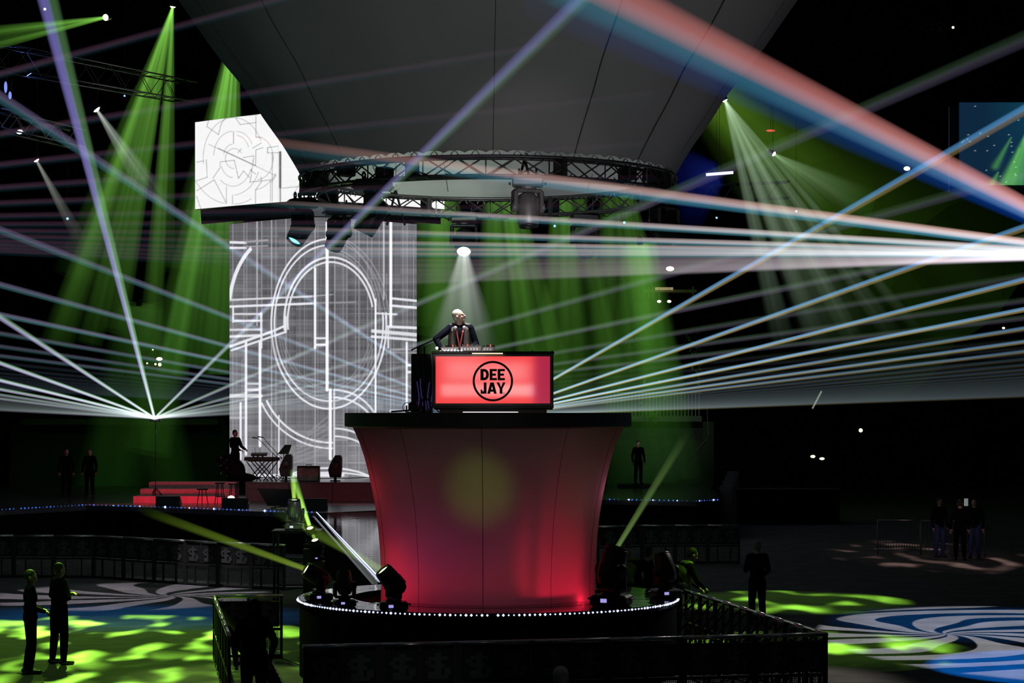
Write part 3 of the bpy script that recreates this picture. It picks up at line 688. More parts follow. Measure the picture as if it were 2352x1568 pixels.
# mixer and players
mat('deck_grey', (.62, .60, .61), .45, .1); mat('knob', (.7, .7, .72), .35, .3)
def deck(name, label, xa, xb, ya, yb, z, h, knobs, plat):
    o = thing(name, label, 'music equipment', ((xa + xb) / 2, (ya + yb) / 2, z))
    mb = MB(); mb.box(((xa + xb) / 2, (ya + yb) / 2, z + h / 2), (xb - xa, yb - ya, h), bev=.008); mb.build('body', 'deck_grey', o)
    for k in range(knobs):
        x = xa + .03 + (xb - xa - .06) * (k + .5) / knobs; mb = MB(); y = ya + .05 + .09 * (k % 3)
        mb.lathe([(.011, 0), (.011, .018 + .012 * (k % 2)), (.008, .034), (0, .034)], (x, y, z + h), 10); mb.build('knob', 'knob' if k != 3 else 'red_dot', o)
    if plat:
        mb = MB(); mb.lathe([(0, z + h), (.10, z + h), (.10, z + h + .018), (.085, z + h + .024), (0, z + h + .024)], ((xa + xb) / 2, (ya + yb) / 2, 0), 28); mb.build('jog_wheel', 'black_plastic', o)
    mb = MB()
    for k in range(int((xb - xa) / .05)): mb.box((xa + .03 + .05 * k, ya - .002, z + h * .45), (.026, .006, h * .35))
    mb.build('front_buttons', 'silver', o)['kind'] = 'stuff'
    return o
deck('media_player', 'grey player with coloured lamps at the left of the row on the booth', -1.16, -.87, 36.10, 36.50, 5.345, .075, 5, True)
deck('dj_mixer', 'grey mixing desk in the middle of the row on the booth', -.85, -.50, 36.10, 36.50, 5.345, .085, 11, False)
deck('media_player', 'grey player at the right of the row on the booth', -.48, -.28, 36.10, 36.50, 5.345, .078, 5, True)
mb = MB()
for k in range(6): mb.ball((-1.10 + .055 * k, 36.07, 5.356), (.022, .012, .012), 8, 6)
tag(mb.build('lamp_row', 'display_white'), 'row of tiny white lamps in front of the left player', 'lamp')
mb = MB(); mb.ball((-1.23, 36.15, 5.40), .022, 10, 8); tag(mb.build('round_lamp', 'white_dot'), 'single small round white lamp left of the left player', 'lamp')
for x in (.33, .655):
    mb = MB(); mb.ball((x, 36.02, 5.352), .012, 8, 6); tag(mb.build('latch_stud', 'silver'), 'small bright stud on the booth top edge, ' + ('at its right corner' if x > .5 else 'inward of the corner'), 'stud')
# music stand / mic boom left of the booth
ms = thing('boom_stand', 'thin black stand with a sloping boom left of the booth', 'stand', (-1.44, 36.5, 4.34))
mb = MB(); mb.bar((-1.44, 36.3, 4.36), (-1.44, 36.3, 5.43), .014); mb.build('pole', 'black_metal', ms)
mb = MB()
for q in (0, 2.1, 4.2): mb.bar((-1.44, 36.3, 4.62), (-1.44 + .24 * math.cos(q), 36.3 + .24 * math.sin(q), 4.35), .010)
mb.build('tripod', 'black_metal', ms)
mb = MB(); mb.bar((-1.66, 36.3, 5.37), (-1.20, 36.3, 5.58), .012); mb.build('boom', 'black_metal', ms)
# clamp lamp lying on the slab
cl = thing('small_floodlight', 'small black floodlight with a looped cable on the slab edge left of the booth', 'lamp', (-1.60, 35.6, 4.345))
mb = MB(); mb.lathe([(0, -.07), (.05, -.07), (.085, -.02), (.09, .06), (.075, .07)], (-1.60, 35.6, 4.44), 16, axis='X'); mb.build('housing', 'black_metal', cl)
mb = MB(); mb.box((-1.60, 35.6, 4.352), (.22, .16, .02)); mb.bar((-1.70, 35.6, 4.35), (-1.70, 35.6, 4.46), .012); mb.bar((-1.51, 35.6, 4.35), (-1.51, 35.6, 4.46), .012); mb.build('bracket', 'black_metal', cl)
mb = MB(); mb.tube([(-1.69 + .07 * math.cos(t_), 35.55, 4.43 + .075 * math.sin(t_)) for t_ in [2 * PI * i / 16 for i in range(14)]], .006, 5); mb.bar((-1.95, 35.6, 4.36), (-1.6, 35.6, 4.385), .014); mb.build('cable', 'black_plastic', cl)

# ---------------------------------------------------------------- LED screens
def draw_canvas(x0, y0, w, h, base): return dict(x0=x0, y0=y0, a=np.full((h, w), base, dtype=np.float64), yy=None)
def cells(cv):
    h, w = cv['a'].shape; Y, X = np.mgrid[0:h, 0:w]; return X + cv['x0'] + .5, Y + cv['y0'] + .5
def put(cv, m, v): cv['a'] = cv['a'] * (1 - m) + v * m
def seg(cv, x0, y0, x1, y1, w, v, al=1.0):
    X, Y = cells(cv); dx, dy = x1 - x0, y1 - y0; L2 = dx * dx + dy * dy + 1e-9
    t = np.clip(((X - x0) * dx + (Y - y0) * dy) / L2, 0, 1); d = np.hypot(X - x0 - t * dx, Y - y0 - t * dy)
    put(cv, np.clip((w / 2 + .5 - d), 0, 1) * al, v)
def arc(cv, cx, cy, rx, ry, a0, a1, w, v, al=1.0):
    """ellipse arc, angles in degrees clockwise from east as seen on the screen"""
    X, Y = cells(cv); dx, dy = (X - cx), (Y - cy); k = np.hypot(dx / rx, dy / ry) + 1e-9
    g = np.hypot(dx / rx ** 2, dy / ry ** 2) / k + 1e-9
    d = np.abs(k - 1) / g; a = (np.degrees(np.arctan2(dy / ry, dx / rx)) - a0) % 360
    put(cv, np.clip(w / 2 + .5 - d, 0, 1) * (a <= (a1 - a0)) * al, v)
def sample(cv, px, py):
    a = cv['a']; h, w = a.shape; x = np.clip(px - cv['x0'] - .5, 0, w - 1.001); y = np.clip(py - cv['y0'] - .5, 0, h - 1.001)
    i, j = x.astype(int), y.astype(int); fx, fy = x - i, y - j
    return (a[j, i] * (1 - fx) + a[j, i + 1] * fx) * (1 - fy) + (a[j + 1, i] * (1 - fx) + a[j + 1, i + 1] * fx) * fy
rng = np.random.RandomState(3)
# tall screen picture
tc = draw_canvas(520, 485, 445, 625, .15)
h, w = tc['a'].shape
rows = np.convolve(rng.rand(h + 8), np.ones(3) / 3, 'same')[:h]; colsn = np.convolve(rng.rand(w + 8), np.ones(3) / 3, 'same')[:w]
loc = rng.rand(h // 12 + 2, w // 40 + 2); loc = np.kron(loc, np.ones((12, 40)))[:h, :w]
tc['a'] = .055 + .10 * rows[:, None] * (.4 + loc) + .05 * colsn[None, :]
X, Y = cells(tc)
tc['a'] *= 1 + .9 * np.clip((Y - 860) / 240, 0, 1) + .8 * np.clip((600 - X) / 80, 0, 1) * np.clip((Y - 560) / 200, 0, 1)
cz = lambda c: 520 + c / 5.058
c1 = lambda c: 490 + c / 5.058
c2 = lambda c: 790 + c / 5.058
VB = [(75, 2, .35, 100, 3100), (205, 2, .35, 100, 3100), (235, 2, .3, 100, 3100), (357, 4, .5, 90, 1300), (410, 3, .3, 90, 1568), (525, 3, .45, 80, 3000), (575, 2, .35, 80, 3000), (692, 3, .4, 70, 3000), (738, 2, .22, 100, 3000), (850, 2, .22, 100, 3000), (905, 2, .25, 300, 3000),
      (1030, 3, .42, 150, 3000), (1065, 2, .25, 150, 3000), (1260, 3, .40, 500, 3000), (1360, 2, .30, 100, 3000), (1400, 2, .35, 100, 3000), (1500, 2, .35, 100, 3000), (1540, 2, .40, 100, 3000), (1640, 2, .30, 100, 3000), (1690, 2, .28, 100, 3000), (1775, 2, .28, 100, 3000),
      (1828, 4, .65, 90, 1000), (1860, 2, .3, 700, 3000), (2050, 2, .32, 120, 3000), (2075, 2, .25, 120, 3000), (2100, 2, .35, 120, 3000), (2175, 2, .3, 300, 3000), (1908, 3, .38, 1250, 3000), (120, 2, .25, 1500, 3000), (180, 2, .3, 1700, 3000), (1940, 2, .28, 1200, 3000), (640, 2, .25, 1700, 3000)]
for c, wd_, v, a, b in VB: seg(tc, cz(c), c1(a), cz(c), c1(b), wd_ * .8, v * 1.1, .75)
for k in range(50):
    x = rng.uniform(527, 957); seg(tc, x, rng.uniform(490, 800), x, rng.uniform(800, 1100), 1, .26, .45)
for k in range(70):
    y = rng.uniform(500, 1095); x = rng.uniform(527, 900); seg(tc, x, y, x + rng.uniform(40, 240), y, rng.choice([1, 2]), rng.uniform(.12, .32), .55)
RC = 1190
for wv, rx, ry, cyy in ((22, 668, 985, 1283), (20, 632, 905, 1275)):
    arc(tc, cz(RC), c1(cyy), rx / 5.058, ry / 5.058, -8, 268, wv / 5.058 * .9, .85, .92)
for k, (rx, ry) in enumerate(((700, 1020), (660, 960), (590, 880), (560, 840), (610, 1010))):
    arc(tc, cz(RC), c1(1290), rx / 5.058, ry / 5.058, 272, 352, 2.2, .36, .7)
    arc(tc, cz(RC - 20), c1(1240), (rx - 40) / 5.058, (ry - 60) / 5.058, 20, 170, 3, .30, .5)
for wv, rx, ry in ((22, 540, 745), (20, 500, 690)):
    arc(tc, cz(1212), c1(1255), rx / 5.058, ry / 5.058, 172, 346, wv / 5.058, .85, .92)
for wv, r in ((22, 830), (18, 895)): arc(tc, cz(1225), c2(315), r / 5.058, r / 5.058, 88, 156, wv / 5.058, .85, .92)
for wv, rx, ry, cyy in ((22, 620, 560, 1540), (22, 560, 470, 1540)): arc(tc, cz(1250), c2(cyy), rx / 5.058, ry / 5.058, 270, 340, wv / 5.058, .8, .9)
for wv, rx, ry in ((20, 560, 560), (22, 520, 470)): arc(tc, cz(1240), c2(1090), rx / 5.058, ry / 5.058, 270, 332, wv / 5.058, .82, .9)
for wv, rx, ry in ((22, 560, 200), (18, 640, 150)): arc(tc, cz(1180), c2(1640), rx / 5.058, ry / 5.058, 200, 340, wv / 5.058, .85, .9)
for q in range(7): seg(tc, cz(700 + 40 * q), c2(1400 - 60 * q), cz(1180), c2(1260 - 70 * q), 3, .34, .5)
HB = [(40, 220, 335, 340, 28, .88), (40, 220, 400, 400, 24, .85), (220, 480, 330, 310, 20, .35), (220, 480, 385, 375, 16, .35), (40, 1020, 1005, 962, 22, .75), (40, 1020, 1082, 1045, 26, .9), (1020, 1240, 960, 940, 14, .4), (1020, 1500, 1040, 1030, 14, .35), (80, 400, 1168, 1168, 22, .75),
      (90, 410, 1248, 1245, 24, .9), (40, 400, 1352, 1348, 24, .75), (40, 400, 1430, 1415, 28, .85), (1905, 2210, 985, 1015, 26, .88), (1905, 2210, 1070, 1095, 28, .9), (1735, 1975, 1160, 1172, 20, .8), (1880, 2210, 1315, 1330, 30, .9), (1700, 2210, 1365, 1410, 40, .8), (1690, 2210, 1430, 1470, 30, .85),
      (1040, 1165, 1450, 1450, 24, .85), (1040, 1165, 1525, 1525, 28, .9), (40, 520, 1545, 1375, 30, .9), (520, 670, 1375, 1310, 26, .9), (60, 690, 1590, 1375, 24, .85)]
for a, b, ya, yb, wv, v in HB: seg(tc, cz(a), c1(ya), cz(b), c1(yb), wv / 5.058, v, .9)
for a, b, y, wv, v in ((230, 385, 460, 26, .7), (230, 385, 530, 30, .85), (40, 400, 600, 44, .72), (40, 235, 855, 22, .5), (2105, 2210, 245, 24, .85), (2100, 2210, 325, 30, .9), (1905, 2210, 775, 24, .7), (820, 1350, 1520, 40, .9), (60, 600, 1530, 40, .8), (1900, 2210, 60, 18, .35), (1940, 2210, 100, 18, .3)):
    seg(tc, cz(a), c2(y), cz(b), c2(y), wv / 5.058, v, .85)
arc(tc, cz(620), c1(1150), 590 / 5.058, 900 / 5.058, 190, 236, 8, .88, .95)
VM = [(1170, 6.6, 1.0, 110, 2050), (1910, 6, 1.0, 95, 1300), (1030, 5.5, .95, 640, 1560), (1733, 4, .95, 1000, 2320), (228, 5, .95, 1500, 2800), (390, 6, .95, 1500, 2700), (165, 4.5, .9, 2200, 2850), (1207, 6.5, 1.0, 2050, 2850), (1250, 4, .75, 2050, 2850), (2095, 4.5, .9, 1500, 2270), (610, 3.5, .8, 2350, 3050), (405, 4.5, .85, 1160, 1560), (78, 4, .85, 1080, 1260), (1880, 4, .8, 1330, 1560), (690, 4, .85, 1200, 1380)]
for c, wd_, v, a, b in VM: seg(tc, cz(c), c1(a), cz(c), c1(b), wd_, v, .97)
for a, b in ((1005, 1600), (1240, 2900), (1225, 1500), (1195, 1500)): seg(tc, cz(a), c1(600), cz(a), c1(b), 1.3, .02, .8)
for rx, ry in ((650, 945),): arc(tc, cz(RC), c1(1280), rx / 5.058, ry / 5.058, 90, 268, 1.0, .05, .7)
for rx, ry in ((520, 718),): arc(tc, cz(1212), c1(1255), rx / 5.058, ry / 5.058, 190, 346, .9, .05, .8)
# upper screen picture: thin dark drawing on white
uc = draw_canvas(440, 235, 620, 270, .93)
ux = lambda c: 440 + c / 6.535
uy = lambda c: 250 + c / 6.535
def L(x0, y0, x1, y1, w=1.2, v=.04): seg(uc, ux(x0), uy(y0), ux(x1), uy(y1), w, v, .85)
def Cc(cx, cy, rx, ry, a0, a1, w=.9, v=.2): arc(uc, ux(cx), uy(cy), rx / 6.535, ry / 6.535, a0, a1, max(w, 1.1), min(v, .12), .8)
L(255, 530, 1265, 1000, 1.1, .12); L(400, 590, 960, 850, 1.5, .06)
Cc(630, 740, 455, 610, 172, 335); Cc(625, 700, 290, 365, 180, 268); Cc(680, 700, 260, 360, 270, 330, .6, .5); Cc(680, 700, 195, 300, 270, 335, .6, .5); Cc(640, 745, 132, 150, 90, 330); Cc(620, 720, 140, 190, 190, 268)
Cc(990, 740, 235, 318, 265, 450, .7, .15); Cc(620, 760, 290, 400, 20, 130); Cc(600, 760, 430, 535, 20, 85); Cc(620, 800, 560, 630, 60, 88); Cc(620, 760, 185, 270, 90, 160); Cc(560, 300, 700, 1120, 95, 160, .7, .3); Cc(900, 500, 480, 720, 40, 82); Cc(1300, 600, 420, 800, 20, 60)
for a in ((230, 265, 260, 150), (230, 265, 405, 385), (405, 385, 445, 220), (445, 220, 535, 110), (340, 130, 990, 90), (730, 235, 665, 140), (730, 235, 965, 205), (965, 110, 965, 425), (980, 425, 1050, 430), (1140, 580, 1300, 560), (1140, 580, 1140, 662), (1140, 662, 1320, 655), (915, 590, 1050, 510), (965, 615, 1075, 580), (965, 615, 960, 850),
          (430, 795, 640, 770), (770, 730, 935, 705), (935, 705, 880, 1095), (870, 1098, 1185, 1065), (1185, 1065, 1185, 1400), (1265, 1000, 1200, 1100), (1045, 1020, 1045, 1100), (1045, 1100, 960, 1215), (960, 1215, 960, 1420), (640, 770, 705, 1040), (705, 1040, 780, 930), (780, 930, 870, 1030), (415, 900, 320, 1040), (75, 1080, 235, 1025), (235, 1025, 220, 760),
          (75, 1230, 340, 1065), (340, 1065, 520, 1410), (430, 795, 425, 900), (880, 915, 965, 980), (1365, 1190, 1620, 1165), (615, 1290, 615, 1430), (75, 800, 180, 780), (75, 1310, 140, 1500), (700, 655, 745, 600), (630, 340, 630, 520), (520, 1170, 520, 1430), (1210, 660, 1210, 1390)):
    L(*a)
seg(uc, ux(1330), uy(650), ux(1330), uy(1180), 5.5, .10, .95); seg(uc, ux(1332), uy(1200), ux(1332), uy(1400), 3.4, .18, .9)
seg(uc, ux(1300), uy(500), ux(1300), uy(1500), .8, .5, .6)
for k in range(14): seg(uc, rng.uniform(500, 1000), rng.uniform(260, 480), rng.uniform(500, 1000), rng.uniform(260, 480), .5, .5, .35)
def curved(cxp, dmid, halfw, coef, zt, zb, nx, nz, cv, th=.25, name='led_screen', label='', m='led_screen', tint=(1, 1, 1), trans=None):
    xc = (cxp - 1176) / F * dmid
    o = thing(name, label, 'screen', (xc, dmid, zb))
    U = np.linspace(-1, 1, nx + 1); V = np.linspace(0, 1, nz + 1); UU, VV = np.meshgrid(U, V)
    Xx = xc + halfw * UU; D = dmid + np.sqrt((coef * halfw * UU) ** 2 + 1) - 1; Z = zb + (zt - zb) * VV
    vs = np.stack([Xx, D, Z], -1).reshape(-1, 3); n1 = nx + 1
    mb = MB(); mb.add([tuple(v) for v in vs], [(j * n1 + i, j * n1 + i + 1, (j + 1) * n1 + i + 1, (j + 1) * n1 + i) for j in range(nz) for i in range(nx)])
    g = sample(cv, 1176 + F * Xx / D, 945 - F * (Z - EYE) / D).reshape(-1)
    col = np.stack([g * tint[0], g * tint[1], g * tint[2], np.ones_like(g)], -1); mb.at['glow'] = ('FLOAT_COLOR', col)
    mb.build('lit_face', m, o, 'lit picture face')
    mb = MB(); k = 24; P = []
    for i in range(k + 1):
        u = -1 + 2 * i / k; P.append((xc + halfw * u, dmid + math.sqrt((coef * halfw * u) ** 2 + 1) - 1 + .02))
    for y0, y1 in ((0, th),):
        n = len(P)
        mb.add([(x, y + y0, zb) for x, y in P] + [(x, y + y0, zt) for x, y in P] + [(x, y + y1, zb) for x, y in P] + [(x, y + y1, zt) for x, y in P],
               [(2 * n + i, 3 * n + i, 3 * n + i + 1, 2 * n + i + 1) for i in range(n - 1)] + [(i, 2 * n + i, 2 * n + i + 1, i + 1) for i in range(n - 1)] + [(n + i, n + i + 1, 3 * n + i + 1, 3 * n + i) for i in range(n - 1)] + [(0, n, 3 * n, 2 * n), (n - 1, 3 * n - 1, 4 * n - 1, 2 * n - 1)])
    mb.build('cabinet', 'black_metal', o)
    return o
curved(726, 80, 3.52, 1.1, 11.40, 1.95, 330, 440, tc, name='led_screen', label='tall curved screen with white circles and lines behind the stage', tint=(.98, .98, 1.06))
curved(716, 79.2, 4.66, .9, 15.17, 11.92, 340, 180, uc, name='led_screen', label='upper curved white screen with thin circle drawing, partly behind the funnel')
mb = MB(); xc = (719 - 1176) / F * 79.6; n = 31
P = [(xc + 4.5 * u, 79.6 + math.sqrt((.95 * 4.5 * u) ** 2 + 1) - 1) for u in [-1 + 2 * i / 30 for i in range(31)]]
mb.add([(x, y, 11.40) for x, y in P] + [(x, y - .3, 11.92) for x, y in P], [(i, i + 1, n + i + 1, n + i) for i in range(n - 1)])
tag(mb.build('screen_fascia', mat('fascia', (.10, .105, .115), .5)), 'curved dark grey band between the upper and the tall screen', 'panel')
lamp('SPOT', 'fascia_light', W(740, 700, 70), 2200, (.9, .95, 1), W(740, 480, 79), .3, 12, 1)
# far right screen showing a relay of the show
rc_ = np.zeros((110, 90, 3)); yy, xx = np.mgrid[0:110, 0:90]
rc_[:] = (.004, .02, .045); rc_[..., 1] += .03 * np.clip((xx - 30) / 60, 0, 1) * np.clip((100 - yy) / 100, 0, 1); rc_[..., 2] += .035 * np.clip((xx - 30) / 60, 0, 1)
for (ax, ay, bx, by, wv, c) in ((78, 38, 62, 108, 5, .30), (78, 38, 50, 108, 4, .16), (60, 46, 42, 84, 3, .16), (78, 38, 72, 108, 4, .2), (45, 92, 38, 108, 3, .2), (70, 60, 54, 108, 4, .18)):
    L2 = (bx - ax) ** 2 + (by - ay) ** 2; t_ = np.clip(((xx - ax) * (bx - ax) + (yy - ay) * (by - ay)) / L2, 0, 1); d = np.hypot(xx - ax - t_ * (bx - ax), yy - ay - t_ * (by - ay))
    g = np.exp(-(d / (1 + wv * t_)) ** 2) * c; rc_[..., 1] += g; rc_[..., 0] += g * .25; rc_[..., 2] += g * .1
rc_[72:104, 82:] = (.45, .62, .7)
for q in range(26):
    a_, b_ = rng.randint(5, 108), rng.randint(3, 86); rc_[a_, b_:b_ + 2] += (.3, .35, .35)
p0, p1 = W(2203, 425, 62), W(2203, 235, 60.5); q0, q1 = W(2380, 425, 62), W(2380, 235, 60.5)
o = thing('led_screen', 'dark blue relay screen with green beams at the far right of the hall', 'screen', p0)
nz_, nx_ = 109, 89; mb = MB(); vs = [p0.lerp(q0, i / nx_).lerp(p1.lerp(q1, i / nx_), j / nz_) for j in range(nz_ + 1) for i in range(nx_ + 1)]
mb.add(vs, [(j * 90 + i, j * 90 + i + 1, (j + 1) * 90 + i + 1, (j + 1) * 90 + i) for j in range(nz_) for i in range(nx_)])
mb.at['glow'] = ('FLOAT_COLOR', np.concatenate([rc_[::-1], np.ones((110, 90, 1))], -1)); mb.build('lit_face', 'led_screen', o)
mb = MB(); mb.box((p0 + q1) / 2 + Vector((0, 1.2, 0)), (2.2, .15, 2.4)); mb.build('cabinet', 'black_metal', o)
# ---------------------------------------------------------------- lasers
def hanger(o, p, up=0.0):
    """thin black rod up to the roof, or a post down to the floor for low lamps"""
    mb = MB()
    if p.z > 7.5: mb.bar((p.x, p.y + up * .9, p.z - up * .3), (p.x, p.y + up * .9, 30.0), .008, 4); nm = 'hanging_rod'
    else: mb.bar((p.x, p.y + .05, 0), (p.x, p.y + .05, p.z), .012, 4); nm = 'post'
    me = mb.mesh(nm, 'black_metal'); r = bpy.data.objects.new(nm, me); COL.objects.link(r); r.parent = o
    r.matrix_parent_inverse = Matrix.Translation(-o.location)
    return r
def laser(parent, P0, P1, r, cols0, cols1, off, power=.4, k=10, n=10):
    """one laser ray: two or three neighbouring colours side by side, joined into one beam mesh"""
    mb = MB(); gl = []; ax = []
    P0, P1 = Vector(P0), Vector(P1)
    for i, (c0, c1) in enumerate(zip(cols0, cols1)):
        d = Vector(off) * (i - (len(cols0) - 1) / 2)
        b = beam(None, P0 + d * .35, P1 + d, r, r, c0, c1, n, k, power=power)
        mb.add(b.v, b.f, True); gl += b.at['glow'][1]; ax += b.at['axis'][1]
    mb.at['glow'] = ('FLOAT_COLOR', gl); mb.at['axis'] = ('FLOAT_VECTOR', ax)
    me = mb.mesh('laser_beam', 'beam'); o = bpy.data.objects.new('laser_beam', me); COL.objects.link(o); o.parent = parent
    o.matrix_parent_inverse = Matrix.Translation(-parent.location)
    return o
def projector(label, S, pole=True):
    o = thing('laser_projector', label, 'laser', S)
    mb = MB(); mb.box((0, .20, -.02), (.34, .36, .20), bev=.02); mb.build('housing', 'black_metal', o, local=True)
    mb = MB(); mb.box((0, .01, .0), (.09, .02, .06)); mb.build('aperture', 'white_dot', o, local=True)
    if pole:
        mb = MB(); mb.bar((0, .2, -.12), (0, .2, 1.27 - S.z + .02), .014)
        for q in (0.3, 2.4, 4.5): mb.bar((0, .2, 1.27 - S.z + .5), (.4 * math.cos(q), .2 + .4 * math.sin(q), 1.27 - S.z + .02), .018)
        mb.build('tripod', 'black_metal', o, local=True)
    else:
        mb = MB(); mb.box((0, .2, .12), (.06, .06, .1)); mb.build('bracket', 'black_metal', o, local=True)
    return o
def fan(o, S, D, k, ratios, r, c0, c1, off, ymin=5.0, farf=None):
    for rt, gain in ratios:
        zp = S.z - EYE; tx = -(rt * (k * D + zp) + S.x) / D
        t = D - ymin
        if abs(tx) > .01: t = min(t, (58 - abs(S.x)) / abs(tx))
        P1 = S + Vector((tx * t, -t, k * t))
        g = gain * (1.0 if abs(rt) < 5.5 else .50 if abs(rt) < 9 else .075)
        far = farf(rt) if farf else 1.0
        offv = off(rt) if callable(off) else off
        laser(o, S, P1, r, [tuple(c * g for c in a) for a in c0], [tuple(c * g * far for c in a) for a in c1], offv, power=.33 if far > .5 else .2)
SA = W(355, 960, 75); PA = projector('laser projector on a stand at stage left, fanning white and violet beams', SA)
def offa(rt): return Vector((.055, 0, .012)) if abs(rt) < 2 else Vector((0, 0, .045))
rat = [(.255, 1.3)] + [(.255 + 1.275 * n, 1.0 if n < 4 else .55) for n in range(1, 16)] + [(.255 - 1.275 * n, .62 if n < 3 else .4) for n in range(1, 16)]
fan(PA, SA, 75, .044, rat, .043, [(1.0, .85, 1.25), (.55, 1.0, .55)], [(.05, .045, .20), (.008, .035, .004)], offa, farf=lambda r: 1.0 if abs(r) < 1.2 else (.05 if r < 0 else .7))
SB = W(1121, 956, 75); PB = projector('laser projector behind the pedestal, its blue beams fanning right and left', SB)
rr_ = [(-1.751 - 1.09 * n, 1.0 if n < 6 else .6) for n in range(0, 24)]
fan(PB, SB, 75, .05, rr_, .034, [(.50, .95, 1.35), (.9, .75, .30)], [(.004, .085, .22), (.030, .010, .0)], Vector((0, 0, -.05)))
rl_ = [(1.53 + 1.09 * n, (.62 if n == 0 else .42) if n < 5 else .3) for n in range(0, 16)]
fan(PB, SB, 75, .05, rl_, .040, [(.3, .8, .8), (.8, .7, 1.1)], [(.004, .03, .05), (.035, .02, .06)], Vector((0, 0, .05)))
SCc = W(2571, 587, 18); PC = projector('laser projector off to the right sending the wide pink and blue beam', SCc, False)
pk0, cy0 = (1.35, .95, .95), (.05, .75, 1.35)
laser(PC, SCc, W(1250, -45, 4.6), .047, [(1.15, .52, .46), (.25, .40, .62), (.0, .06, .45)], [(.25, .065, .06), (.0, .06, .085), (.0, .004, .02)], (0, 0, -.048), .6, n=16)
laser(PC, SCc, W(520, 320, 13), .036, [(1.25, .80, .72), (.1, .45, .65)], [(.035, .010, .009), (.0, .006, .006)], (0, 0, -.042), .55)
for i, (ex, ey, ed, g) in enumerate(((560, 463, 24, .9), (520, 523, 26, .8), (480, 553, 27, .75), (440, 571, 28, .7), (420, 585, 28, .6))):
    laser(PC, SCc, W(ex, ey, ed), .030 - .002 * i, [(1.1 * g, .9 * g, .9 * g), (.1, .4 * g, .5 * g)], [(.025 * g, .012 * g, .012 * g), (.0, .008, .008)], (0, 0, -.032), .5)
for i in range(15):
    sl_ = .007 + .0315 * (i / 14) ** .8; gi = (.9, .5, 1.0, .5, .4, .9, .5, .6, .9, .5, .8, .5, .7, .6, .9)[i]
    laser(PC, SCc, W(-80, 587 + sl_ * 2651 * (.62 if i > 3 else .55) + 2, 30) if False else W(620, 587 + sl_ * 1951, 28), .020, [(.15 * gi, .12 * gi, .135 * gi), (.12 * gi, .11 * gi, .125 * gi)], [(.003, .002, .002), (.002, .002, .002)], (0, 0, -.02), .45)
SD = W(-1300, 520, 25); PD = projector('laser projector off to the left sending faint violet beams', SD, False); hanger(PD, SD + Vector((0, .2, 0))); hanger(PC, SCc + Vector((0, .2, 0)))
for i, s in enumerate((-.268, -.162, -.108, -.0676, -.040, -.0176, -.003, .009, .019, .028, .035, .041, .046)):
    g = (.9, .85, .8, .8, .75, .7, .7, .8, .9, .9, .9, .8, .7)[i]
    laser(PD, SD, W(1500, 520 + s * 2800, 34), .05 - .002 * i, [(.055 * g, .025 * g, .045 * g), (.004, .018 * g, .024 * g)], [(.004, .001, .003), (.0, .001, .002)], (0, 0, -.05), .8)

# ---------------------------------------------------------------- wash lamps in the rig with their emissive shafts standing in for lit haze
CAN = {}
def can_mesh(m):
    if m in CAN: return CAN[m]
    b = MB(); b.lathe([(0, -.30), (.07, -.30), (.12, -.22), (.13, .0), (.14, .03), (.125, .03)], n=18); a = b.mesh('housing', 'black_metal')
    b = MB(); b.tube([(-.16, 0, -.1), (-.16, .0, -.1), (-.16, .28, -.12), (.16, .28, -.12), (.16, 0, -.1)], .018, 6, sm=False); y = b.mesh('yoke', 'black_metal')
    b = MB(); b.ball((0, 0, .0), (.115, .115, .075), 16, 8); l = b.mesh('lens', m); CAN[m] = (a, y, l); return CAN[m]
def wash(label, px, py, d, toward, m='white_dot', scale=1.0, rays=(), group=None, c0=(.3, .9, .1), c1=(.01, .05, .005), r0=.05, streak=.35, power=.5):
    p = W(px, py, d); o = thing('wash_light', label, 'stage light', p, group); o.scale = (scale,) * 3
    o.rotation_mode = 'QUATERNION'; o.rotation_quaternion = (Vector(toward) - p).to_track_quat('Z', 'Y')
    for me, nm in zip(can_mesh(m), ('housing', 'yoke', 'lens')): inst(me, nm, o)
    M = Matrix.LocRotScale(p, o.rotation_quaternion, o.scale)
    hanger(o, p, .28 * scale).matrix_parent_inverse = M.inverted()
    for i, (tx, ty, td, rpx, g) in enumerate(rays):
        q = W(tx, ty, td)
        b = beam(o, p, q, r0, rpx * td / F, tuple(c * g for c in c0), tuple(c * g for c in c1), 22, 12, streak, power=power, seed=i * 7 + int(px))
        b.matrix_parent_inverse = M.inverted()
    return o
G0, G1 = (.26, .72, .09), (.008, .028, .003)
wash('green wash light at the top edge of the hall left of the funnel', 397, 14, 85, W(300, 700, 85), 'green_dot', 1.0,
     ((130, 790, 85, 42, .60), (205, 790, 86, 34, .55), (262, 760, 87, 34, .50), (345, 800, 88, 30, .55), (385, 620, 88, 20, .30), (175, 640, 84, 60, .25)), c0=G0, c1=G1)
wash('green wash light near the top left corner pointing to the left', 243, 40, 66, W(-60, 95, 60), 'green_dot', .85,
     ((-70, 78, 60, 16, .5), (-60, 118, 60, 12, .45), (-80, 100, 60, 26, .25)), c0=G0, c1=(.03, .09, .01))
wash('green wash light hidden behind the left edge of the funnel', 545, 30, 92, W(480, 760, 92), 'green_dot', 1.0,
     ((395, 860, 92, 40, .8), (455, 840, 92, 30, .7), (500, 860, 92, 34, .75), (545, 700, 92, 22, .35), (430, 620, 92, 66, .3), (340, 1040, 93, 60, .25)), c0=(.22, .62, .08), c1=(.015, .055, .006))
